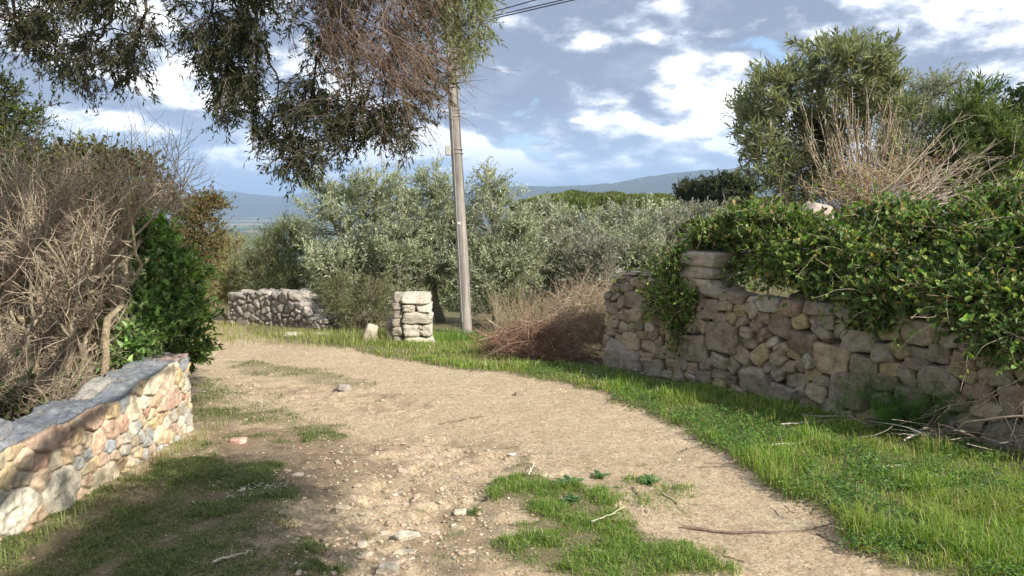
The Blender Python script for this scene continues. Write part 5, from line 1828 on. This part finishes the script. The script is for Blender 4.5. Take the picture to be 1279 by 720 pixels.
def grass():
    r = rng(301)

    def scatter(n, x0, x1, y0, y1):
        # density falls with distance
        y = y0 * (y1 / y0) ** r.random(n)
        x = x0 + (x1 - x0) * r.random(n)
        return x, y
    # lush right verge
    g = Geo()
    x, y = scatter(430000, -2.6, 5.2, 2.4, 13.5)
    M = masks(x, y)
    a = (x - WA[0]) * WN[0] + (y - WA[1]) * WN[1]
    tuft = fbm(x * 3.1, y * 3.1, 0, 4, 61)
    dens = M['lush'] * smooth(-a, 0.0, 0.15) * (0.45 + 0.5 * smooth(tuft, -0.5, 0.5))
    dens = dens * np.where(x > -2.0, 1, 0.5)
    # barer litter band along the foot of the wall near the right edge
    bare = smooth(-a, 0.9, 0.3) * smooth(x, 2.9, 3.7)
    dens = dens * (1 - 0.75 * bare)
    k = r.random(len(x)) < dens * 0.95
    x, y, tu, yy = x[k], y[k], tuft[k], y[k]
    n = len(x)
    hh = (0.034 + 0.05 * smooth(tu, -0.4, 0.8)) * r.uniform(0.6, 1.5, n) * (1 + 0.35 * smooth(yy, 8, 4))
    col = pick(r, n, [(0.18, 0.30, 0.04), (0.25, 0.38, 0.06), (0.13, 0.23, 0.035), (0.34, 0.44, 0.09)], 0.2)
    patch = smooth(fbm(x * 1.7, y * 1.7, 0, 3, 66), -0.3, 0.7)[:, None]
    col = col * (1 - 0.35 * patch) + pick(r, n, [(0.26, 0.30, 0.07), (0.30, 0.30, 0.10)], 0.2) * 0.35 * patch
    hh = hh * np.where(r.random(n) < 0.10, 1.7, 1.0)
    dry = r.random(n) < 0.10 + 0.16 * smooth(yy, 7, 10)
    col[dry] = pick(r, int(dry.sum()), [(0.5, 0.42, 0.24)], 0.2)
    blades(g, r, x, y, hh, (0.0028 + 0.0005 * yy) * r.uniform(0.7, 1.3, n), col, 0.8)
    # broad small weeds among it
    m = 30000
    x, y = scatter(m * 4, 0.0, 5.0, 2.6, 12)
    M = masks(x, y)
    a = (x - WA[0]) * WN[0] + (y - WA[1]) * WN[1]
    k = (r.random(len(x)) < M['lush'] * smooth(-a, 0.0, 0.1) * smooth(fbm(x * 2.4, y * 2.4, 0, 3, 91), -0.25, 0.3))
    x, y = x[k], y[k]
    n = len(x)
    z = surf_z(x, y) + r.uniform(0.015, 0.06, n)
    leaves(g, r, np.stack([x, y, z], 1), np.stack([r.normal(0, 1, n), r.normal(0, 1, n), r.uniform(0, .5, n)], 1), r.uniform(0.015, 0.035, n), r.uniform(0.01, 0.02, n), pick(r, n, [(0.10, 0.20, 0.04), (0.15, 0.27, 0.06), (0.08, 0.16, 0.05)]), 0, 6, 0.7)
    tag(g.build('grass', M_GRASS), 'bright green grass and weeds of the verge below the dry stone wall', None, None, 'stuff')

    # centre patch
    g = Geo()
    x, y = scatter(90000, -0.2, 1.4, 2.5, 4.9)
    M = masks(x, y)
    tuft = fbm(x * 5, y * 5, 0, 4, 64)
    k = r.random(len(x)) < np.clip(M['mg'] ** 1.3 * (0.72 + 0.9 * tuft), 0.0, 1)
    x, y, tu = x[k], y[k], tuft[k]
    n = len(x)
    col = pick(r, n, [(0.18, 0.29, 0.05), (0.25, 0.36, 0.07), (0.13, 0.21, 0.04)], 0.2)
    dry = r.random(n) < 0.08
    col[dry] = pick(r, int(dry.sum()), [(0.5, 0.42, 0.24)], 0.2)
    blades(g, r, x, y, (0.018 + 0.028 * smooth(tu, -0.4, 0.6)) * r.uniform(0.5, 1.5, n), 0.0042 * r.uniform(0.7, 1.3, n), col, 1.0)
    # stray tufts fading out over the sand
    for _ in range(150):
        px, py = (r.normal(740, 75), r.normal(625, 38)) if r.random() < 0.6 else (r.uniform(380, 650), r.uniform(560, 718))
        q = ground(px, min(py, 760))
        k_ = int(r.integers(8, 40))
        sp_ = r.uniform(0.01, 0.05)
        blades(g, r, q[0] + r.normal(0, sp_, k_), q[1] + r.normal(0, sp_, k_), r.uniform(0.008, 0.028, k_), r.uniform(0.002, 0.004, k_), pick(r, k_, [(0.20, 0.27, 0.07), (0.28, 0.33, 0.11), (0.14, 0.20, 0.06)], .2), 1.3)
    tag(g.build('grass', M_GRASS), 'patch of short green grass in the middle of the track, front centre', None, None, 'stuff')

    # left foreground turf, strips
    g = Geo()
    x, y = scatter(300000, -5.6, -0.3, 2.4, 14)
    x2, y2 = scatter(420000, -2.8, -0.6, 2.4, 6.2)
    x, y = np.concatenate([x, x2]), np.concatenate([y, y2])
    M = masks(x, y)
    tuft = fbm(x * 4, y * 4, 0, 4, 65)
    k = r.random(len(x)) < np.clip(M['lg'] * (0.7 + 0.7 * tuft) + M['st'] * 0.4 * (0.5 + tuft), 0, 1)
    x, y, tu, yy = x[k], y[k], tuft[k], y[k]
    n = len(x)
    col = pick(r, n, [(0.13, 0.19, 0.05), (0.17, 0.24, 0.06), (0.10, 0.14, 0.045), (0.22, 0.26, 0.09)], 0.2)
    dry = r.random(n) < 0.16
    col[dry] = pick(r, int(dry.sum()), [(0.42, 0.35, 0.21)], 0.2)
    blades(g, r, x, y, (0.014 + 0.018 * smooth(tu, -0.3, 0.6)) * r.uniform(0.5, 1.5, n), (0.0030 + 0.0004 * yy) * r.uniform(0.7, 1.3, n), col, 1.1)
    tag(g.build('grass', M_GRASS), 'sparse short turf below the sunlit wall at lower left', None, None, 'stuff')

    # taller grass around the pillar, wall feet and left verge
    g = Geo()
    for (cx, cy_, sx, sy, n, h0, cc) in [(-2.35, 11.9, 0.45, 0.35, 1500, 0.22, [(0.30, 0.33, 0.10), (0.38, 0.38, 0.16), (0.20, 0.26, 0.07)]), (-0.95, 12.0, 0.35, 0.25, 900, 0.18, [(0.15, 0.28, 0.05), (0.22, 0.34, 0.07)]),
                                          (-3.2, 12.4, 0.8, 0.4, 1300, 0.13, [(0.30, 0.33, 0.10), (0.38, 0.38, 0.16)]), (-1.5, 11.35, 0.6, 0.12, 800, 0.09, [(0.2, 0.3, 0.06), (0.3, 0.36, 0.1)]),
                                          (-4.9, 12.9, 0.8, 0.5, 900, 0.10, [(0.34, 0.34, 0.14), (0.25, 0.29, 0.09)]), (-2.58, 5.6, 0.05, 0.5, 260, 0.10, [(0.28, 0.30, 0.12), (0.36, 0.36, 0.18)]), (-2.58, 4.0, 0.04, 0.4, 160, 0.10, [(0.28, 0.34, 0.12)]),
                                          (-5.6, 14.3, 0.5, 1.2, 1000, 0.14, [(0.34, 0.33, 0.14), (0.27, 0.29, 0.1)])]:
        x = r.normal(cx, sx, n)
        y = r.normal(cy_, sy, n)
        blades(g, r, x, y, h0 * r.uniform(0.4, 1.3, n), (0.002 + 0.0005 * cy_) * np.ones(n), pick(r, n, cc, 0.2), 0.6)
    tag(g.build('tall_grass', M_GRASS), 'taller yellow-green grass around the stone pillar and wall feet', None, None, 'stuff')

    # tiny white flowers
    g = Geo()
    pts = []
    for (px, py, sx, sy, n) in [(318, 612, 26, 10, 90), (300, 497, 40, 8, 60), (790, 468, 40, 8, 70), (725, 455, 25, 6, 30)]:
        for _ in range(n):
            pts.append(ground(r.normal(px, sx), r.normal(py, sy)))
    pts = np.array(pts)
    z = surf_z(pts[:, 0], pts[:, 1]) + np.where(pts[:, 1] > 8, r.uniform(0.05, 0.12, len(pts)), 0.012)
    n = len(pts)
    for k in range(5):
        a = k * 1.2566
        leaves(g, r, np.stack([pts[:, 0], pts[:, 1], z], 1), np.tile([math.cos(a), math.sin(a), 0.15], (n, 1)), 0.004 + 0.0009 * pts[:, 1], 0.003 + 0.0007 * pts[:, 1], np.tile([0.8, 0.8, 0.76], (n, 1)), 0, 4, 1.0)
    tag(g.build('wild_flowers', M_LEAF), 'tiny white flowers scattered in the turf', None, None, 'stuff')


grass()


def gravel():
    r = rng(401)
    g = Geo()
    n = 60000
    y = 2.5 * (12.0 / 2.5) ** r.random(n)
    x = r.uniform(-4.6, 3.2, n)
    M = masks(x, y)
    cl = fbm(x * 3, y * 3, 0, 3, 71)
    dens = M['dirt'] * (0.22 + 0.5 * M['rub'] + 0.35 * M['wash'] + 0.25 * smooth(cl, 0.1, 0.6))
    k = r.random(n) < dens
    x, y = x[k], y[k]
    M = {q: v[k] for q, v in M.items()}
    n = len(x)
    s = (0.0022 + 0.007 * r.random(n) ** 4) * (1 + 0.6 * M['rub'])
    s = s * (1 + 0.10 * (y - 3))
    z = surf_z(x, y, M) + s * 0.1
    pebbles(g, r, x, y, z, s, pick(r, n, [(0.50, 0.40, 0.27), (0.58, 0.48, 0.34), (0.42, 0.31, 0.21), (0.52, 0.38, 0.27), (0.34, 0.27, 0.2)], 0.2))
    tag(g.build('gravel', M_PEB), 'loose gravel and pebbles strewn over the dirt track', None, None, 'stuff')
    # embedded small rocks in the eroded part
    g = Geo()
    n = 190
    pxs = np.concatenate([r.normal(470, 75, n), r.uniform(300, 560, 50)])
    pys = np.concatenate([r.uniform(575, 760, n), r.uniform(478, 530, 50)])
    for a, b_ in zip(pxs, pys):
        p = ground(a, b_)
        s = 0.010 + 0.024 * r.random() ** 2
        if r.random() < 0.08:
            s *= 1.5
        rock(g, r, (p[0], p[1], float(surf_z(p[0:1], p[1:2])[0]) + s * 0.02), (s * r.uniform(1, 1.9), s * r.uniform(0.8, 1.3), s * 0.6), r.uniform(0, 3), np.array([(0.52, 0.42, 0.30), (0.60, 0.50, 0.38), (0.46, 0.34, 0.24), (0.55, 0.42, 0.32)][int(r.integers(0, 4))]) * r.uniform(0.85, 1.1), 5, 0.6, 0.22, False, None, (r.normal(0, 0.2), r.normal(0, 0.2)))
    tag(g.build('small_stones', M_PEB), 'small stones half sunk in the eroded middle of the track', None, None, 'stuff')
    # dry chips, straw and leaf litter
    g = Geo()
    n = 52000
    y = 2.5 * (11.0 / 2.5) ** r.random(n)
    x = r.uniform(-4.6, 4.4, n)
    M = masks(x, y)
    cl = smooth(fbm(x * 2, y * 2, 0, 3, 75), -0.2, 0.5)
    edge = smooth(x, 0.5, 1.6) * M['dirt']
    rightlit = M['lush'] * np.where(x < -3.0, 0.7, 0.16)
    k = r.random(n) < (0.10 * cl * M['dirt'] + 0.5 * edge * cl + 0.35 * M['lit'] + rightlit)
    x, y = x[k], y[k]
    n = len(x)
    z = surf_z(x, y) + r.uniform(0.002, 0.008, n)
    d = np.stack([r.normal(0, 1, n), r.normal(0, 1, n), r.normal(0, 0.12, n)], 1)
    leaves(g, r, np.stack([x, y, z], 1), d, r.uniform(0.008, 0.035, n), r.uniform(0.0018, 0.005, n), pick(r, n, [(0.50, 0.41, 0.27), (0.36, 0.27, 0.17), (0.22, 0.15, 0.10), (0.60, 0.52, 0.38)], 0.2), 0, 4, 0.8)
    tag(g.build('leaf_litter', M_DRY), 'dry straw and leaf litter on the track and verge', None, None, 'stuff')


gravel()


def named_stones():
    r = rng(402)
    S_ = [
        ('pinkish flat stone lying alone near the far end of the sunlit wall', (298, 553), (0.13, 0.09, 0.045), (0.62, 0.38, 0.31)),
        ('thin tan stone with a dark shaded edge left of the rubble patch', (428, 644), (0.085, 0.055, 0.022), (0.58, 0.47, 0.33)),
        ('pale oval stone beside a small grass tuft in the track', (575, 646), (0.07, 0.05, 0.026), (0.62, 0.52, 0.38)),
        ('largest pale stone with a broken face at the front of the track', (508, 674), (0.13, 0.07, 0.05), (0.60, 0.54, 0.42)),
        ('flat pale slab just below the largest stone', (505, 690), (0.12, 0.05, 0.025), (0.58, 0.49, 0.36)),
        ('rounded buff stone at the bottom edge of the photograph', (485, 716), (0.10, 0.07, 0.05), (0.62, 0.53, 0.41)),
        ('small angular stone left of the largest pale stone', (452, 686), (0.05, 0.04, 0.03), (0.62, 0.53, 0.41)),
        ('grey stone embedded further up the track above the rubble', (430, 489), (0.14, 0.10, 0.07), (0.38, 0.33, 0.28)),
        ('white stone chip at the edge of the centre grass patch', (640, 569), (0.05, 0.03, 0.016), (0.72, 0.68, 0.58)),
        ('pale rock in the verge at the foot of the stone pillar', (538, 432), (0.14, 0.10, 0.08), (0.60, 0.56, 0.46)),
        ('squarish tilted stone lying left of the stone pillar', (462, 432), (0.20, 0.17, 0.36), (0.52, 0.44, 0.33)),
        ('brown rock between the rubble wall and the pillar bush', (404, 408), (0.40, 0.30, 0.30), (0.36, 0.28, 0.20)),
        ('flat white rock in the grass near the rubble wall', (400, 424), (0.24, 0.16, 0.09), (0.50, 0.44, 0.35)),
        ('pale flat rock on the far grass strip before the rubble wall', (365, 424), (0.26, 0.2, 0.06), (0.50, 0.45, 0.36)),
        ('small earth-coloured stone on the far sandy stretch near the verge', (648, 493), (0.08, 0.06, 0.05), (0.34, 0.27, 0.20)),
        ('small pale stone in shadowed soil right of the pink stone', (372, 598), (0.08, 0.03, 0.02), (0.58, 0.48, 0.36)),
    ]
    for lab, (px, py), sz, c in S_:
        g = Geo()
        p = ground(px, py)
        z = float(surf_z(p[0:1], p[1:2])[0])
        tl = (0.1, 0.35) if 'tilted' in lab else (r.normal(0, .05), r.normal(0, .05))
        rock(g, r, (0, 0, 0), sz, r.uniform(-0.3, 0.3), c, 12, 0.6, 0.16, True, None, tl)
        o = g.build('stone', M_PALE)
        o.location = (p[0], p[1], z + sz[2] * 0.32)
        tag(o, lab, 'stone', 'larger loose stones')


named_stones()


def sticks():
    r = rng(403)
    SK = [
        ('dark curved stick lying along the right edge of the track, the longest one', [(852, 660), (885, 664), (960, 667), (1010, 664), (1048, 654)], 0.010, (0.20, 0.15, 0.11)),
        ('straight brown stick where the track meets the green verge', [(880, 590), (905, 590), (925, 588)], 0.009, (0.26, 0.20, 0.15)),
        ('thin twig crossing the sandy track at mid distance', [(548, 530), (575, 527), (605, 524)], 0.009, (0.24, 0.17, 0.12)),
        ('pale green bent stem at the tip of the centre grass patch', [(738, 667), (760, 658), (782, 646)], 0.005, (0.48, 0.48, 0.30)),
        ('short dark-edged stick standing out on bare sand right of the centre patch', [(791, 615), (800, 628), (808, 644)], 0.006, (0.36, 0.32, 0.22)),
        ('forked pale twig on sand between centre patch and long stick', [(826, 621), (845, 632), (858, 645)], 0.006, (0.52, 0.44, 0.32)),
        ('slender twig with curled end above the centre patch', [(812, 590), (828, 582), (850, 578)], 0.004, (0.30, 0.24, 0.17)),
        ('pale straight stick at the bottom left among dark turf', [(266, 712), (290, 704), (316, 696)], 0.008, (0.58, 0.50, 0.38)),
        ('short dark twig standing near the bottom of the rubble', [(402, 680), (408, 692), (413, 704)], 0.006, (0.20, 0.16, 0.12)),
        ('long bleached cane lying under the wall before the fennel', [(975, 540), (1030, 536), (1105, 531)], 0.008, (0.50, 0.45, 0.38)),
        ('second bleached cane lying parallel just below the wall', [(1000, 528), (1050, 530), (1095, 528)], 0.007, (0.46, 0.40, 0.33)),
        ('slanting cane tip sticking from the verge near the wall', [(985, 516), (1000, 526), (1018, 534)], 0.007, (0.56, 0.48, 0.34)),
        ('grey stick in lush grass right of the track bend', [(962, 570), (995, 566), (1022, 561)], 0.006, (0.46, 0.42, 0.36)),
        ('small broken stick crossing the grey stick in the grass', [(984, 568), (995, 575), (1005, 581)], 0.006, (0.55, 0.48, 0.38)),
        ('pair of short pale straws lying in the lush verge', [(1095, 598), (1115, 598), (1132, 597)], 0.006, (0.55, 0.50, 0.38)),
        ('long slanting bleached branch rising beside the fennel', [(1128, 562), (1160, 549), (1190, 540)], 0.009, (0.60, 0.54, 0.44)),
        ('small dark twig on the sandy edge near the verge', [(980, 640), (985, 647), (992, 650)], 0.005, (0.3, 0.22, 0.16)),
        ('thin dark root curling from the sand at the bottom right', [(880, 690), (905, 696), (930, 702)], 0.004, (0.26, 0.19, 0.14)),
        ('bent dark twig over dry chips near the bottom right', [(1020, 668), (1045, 680), (1062, 690)], 0.005, (0.26, 0.20, 0.15)),
        ('pale splinter lying on the centre grass patch', [(660, 606), (664, 598), (668, 590)], 0.005, (0.66, 0.62, 0.52)),
        ('slim twig pointing at the verge above the straight brown stick', [(857, 566), (866, 561), (876, 557)], 0.006, (0.40, 0.33, 0.24)),
    ]
    for lab, pts, rad, c in SK:
        A = np.array([ground(*p) for p in pts])
        A[:, 2] = surf_z(A[:, 0], A[:, 1]) + rad * 0.8
        if 'verge' in lab or 'grass' in lab or 'fennel' in lab or 'parallel' in lab:
            A[:, 2] += 0.035
        if 'rising' in lab:
            A[-1, 2] += 0.12
            A[1, 2] += 0.05
        t = np.linspace(0, len(pts) - 1, 12)
        P = np.array([np.interp(t, np.arange(len(pts)), A[:, k]) for k in range(3)]).T
        P[1:-1] += r.normal(0, rad * 0.5, P[1:-1].shape)
        base = P[0].copy()
        g = Geo()
        tubes(g, (P - base)[None], taper([rad], [rad * 0.45], 12) * (1 + 0.1 * r.normal(0, 1, (1, 12))), 6, c)
        # a side spur
        s, d, _, _ = sprout(r, (P - base)[None], 2, 0.3, 0.9, 0.5)
        d[:, 2] = np.abs(d[:, 2]) * 0.3
        Q = grow(r, s, d, np.array([0.04, 0.06]), 4, 0.1)
        tubes(g, Q, taper(np.full(2, rad * 0.4), np.full(2, rad * 0.2), 4), 4, c)
        o = g.build('stick', M_TWIG)
        o.location = base
        tag(o, lab, 'stick', 'fallen sticks and twigs')


sticks()


def right_foot():
    r = rng(404)
    # fennel
    base = on_ground(3.35, 6.15)
    g = Geo()
    root = empty('fennel_plant', base, 'feathery green fennel growing at the foot of the dry stone wall on the right', 'plant')
    n = 60
    st = base + np.stack([r.normal(0, 0.20, n), r.normal(0, 0.08, n), np.zeros(n)], 1)
    d = np.stack([r.normal(0, 0.5, n), r.normal(-0.15, 0.35, n), np.ones(n)], 1)
    P = grow(r, st, d, r.uniform(0.25, 0.62, n), 7, 0.08, -0.05)
    tubes(g, P, taper(np.full(n, 0.004), np.full(n, 0.0015), 7), 4, (0.12, 0.22, 0.05))
    s, d, _, _ = sprout(r, P, 1300, 0.2, 1, 0.7)
    Q = grow(r, s, d, r.uniform(0.06, 0.16, 1300), 4, 0.12)
    tubes(g, Q, taper(np.full(1300, 0.0012), np.full(1300, 0.0006), 4), 3, (0.12, 0.24, 0.05))
    s, d, _, _ = sprout(r, Q, 18000, 0.1, 1, 0.6)
    leaves(g, r, s, d, r.uniform(0.02, 0.05, 18000), 0.0022, pick(r, 18000, [(0.13, 0.27, 0.05), (0.18, 0.34, 0.07), (0.10, 0.20, 0.04)]), 0, 4, 0.1)
    g.V = [v - base for v in g.V]
    g.build('fronds', M_GRASS, root)
    # heap of bleached canes
    g = Geo()
    n = 150
    x = r.normal(3.75, 0.45, n)
    y = 5.55 - (x - 3.75) * 0.5 + r.normal(0, 0.22, n)
    z = surf_z(x, y) + r.uniform(0.0, 0.14, n)
    P = grow(r, np.stack([x, y, z], 1), np.stack([r.normal(0, 1, n), r.normal(0, .6, n), r.normal(0, .22, n)], 1), r.uniform(0.15, 0.6, n), 6, 0.06)
    zz = surf_z(P[:, :, 0].ravel(), P[:, :, 1].ravel()).reshape(P.shape[:2]) + 0.005
    P[:, :, 2] = np.maximum(P[:, :, 2], zz)
    tubes(g, P, taper(r.uniform(0.002, 0.0065, n), r.uniform(0.0015, 0.003, n), 6), 4, pick(r, n, [(0.48, 0.42, 0.34), (0.36, 0.29, 0.22), (0.56, 0.50, 0.42), (0.22, 0.17, 0.12)], 0.15))
    tag(g.build('brush_heap', M_TWIG), 'scattered heap of bleached dead canes below the wall at the right edge', 'brush pile')
    # dead stems leaning against the wall
    for a, b_, rad in [((1190, 370, 6.4), (1275, 560, 5.3), 0.006), ((1150, 400, 6.7), (1180, 500, 6.1), 0.005), ((1205, 340, 6.3), (1190, 420, 6.2), 0.006), ((1279, 470, 5.2), (1150, 520, 5.9), 0.006), ((1290, 520, 5.1), (1190, 545, 5.6), 0.009),
                       ((1240, 380, 6.0), (1225, 520, 5.6), 0.004), ((1250, 490, 5.5), (1130, 560, 5.9), 0.006), ((1160, 380, 6.5), (1240, 470, 5.8), 0.004), ((1215, 440, 5.9), (1255, 540, 5.5), 0.005), ((1180, 440, 6.1), (1290, 400, 5.5), 0.004),
                       ((1080, 370, 6.9), (1098, 402, 6.8), 0.004), ((1000, 345, 7.4), (968, 385, 7.4), 0.004), ((930, 365, 7.9), (905, 395, 7.9), 0.004)]:
        g = Geo()
        tubes(g, bez(at(*a), at(*b_), r.normal(0, 0.07, 3), 9, r, 0.008), taper([rad], [rad * 0.5], 9), 5, pick(r, 1, [(0.5, 0.42, 0.32), (0.42, 0.33, 0.24)], 0.15)[0])
        g.V = [v - np.array(BRAMBLE.location) for v in g.V]
        g.build('bare_stem', M_TWIG, BRAMBLE)
    g = Geo()
    for k in range(130):
        px, py = r.uniform(1130, 1290), r.uniform(360, 540)
        Y = 6.3 - (px - 1150) * 0.006 - (py - 360) * 0.002
        P = grow(r, at(px, py, Y)[None], r.normal(0, 1, (1, 3)), np.array([r.uniform(0.15, 0.5)]), 7, 0.15, -0.05)
        tubes(g, P, taper([0.003], [0.001], 7), 3, pick(r, 1, [(0.42, 0.34, 0.25), (0.3, 0.23, 0.16)], 0.2)[0])
    g.V = [v - np.array(BRAMBLE.location) for v in g.V]
    g.build('dead_twigs', M_TWIG, BRAMBLE)
    # rosette weeds near the centre patch
    for lab, (px, py), s in [('bluish green leaf rosette at the upper tip of the centre grass patch', (748, 599), 0.075), ('flat green rosette left of the bluish one', (710, 612), 0.10), ('pale green broad-leaved weed on sand beside the forked twig', (812, 607), 0.09),
                             ('small tuft of grass right of the pale oval stone', (592, 642), 0.045), ('greyish rosette on the left side of the centre patch', (712, 633), 0.08)]:
        g = Geo()
        p = ground(px, py)
        p[2] = float(surf_z(p[0:1], p[1:2])[0])
        if 'tuft' in lab:
            n = 90
            x, y = p[0] + r.normal(0, 0.02, n), p[1] + r.normal(0, 0.02, n)
            blades(g, r, x, y, r.uniform(0.03, 0.06, n), np.full(n, 0.004), pick(r, n, [(0.12, 0.2, 0.05)], .2), 1.0)
            o = g.build('weed', M_GRASS)
        else:
            n = 26
            a = r.uniform(0, 6.28, n)
            leaves(g, r, np.tile(p + (0, 0, 0.008), (n, 1)) + r.normal(0, 0.008, (n, 3)) * (1, 1, 0.2), np.stack([np.cos(a), np.sin(a), r.uniform(0.05, 0.4, n)], 1), s * r.uniform(0.6, 1.2, n), s * 0.3, pick(r, n, [(0.10, 0.19, 0.075), (0.14, 0.24, 0.09)], .2), 0, 6, 0.9, 0.2, 0.15)
            o = g.build('weed', M_LEAF)
        tag(o, lab, 'weed', 'weeds on the track')


right_foot()


# vegetation that carries on just beyond both edges of the photograph
def carry_on(src_label, move, rotz, label, scale=1.0):
    src = next(o for o in bpy.data.objects if o.get('label') == src_label)
    c = src.copy()
    COL.objects.link(c)
    c.location = Vector(src.location) + Vector(move)
    c.rotation_euler = (0, 0, rotz)
    c.scale = (scale,) * 3
    c['label'] = label
    for ch in list(src.children):
        d = ch.copy()
        COL.objects.link(d)
        d.parent = c


carry_on('dense dark green tree rising behind the dead shrub at the left edge', (-1.4, -3.6, 0.1), 1.9, 'dark evergreen tree outside the view, left of the dead shrub', 0.9)
carry_on('dark green bramble thicket spilling over the wall at the right edge', (1.7, -2.4, 0.1), 0.15, 'bramble thicket on the wall beyond the right edge of the view')
carry_on('grey olive tree between the two oleanders', (4.6, -3.5, 0.0), 2.2, 'olive tree on the terrace beyond the right edge of the view')
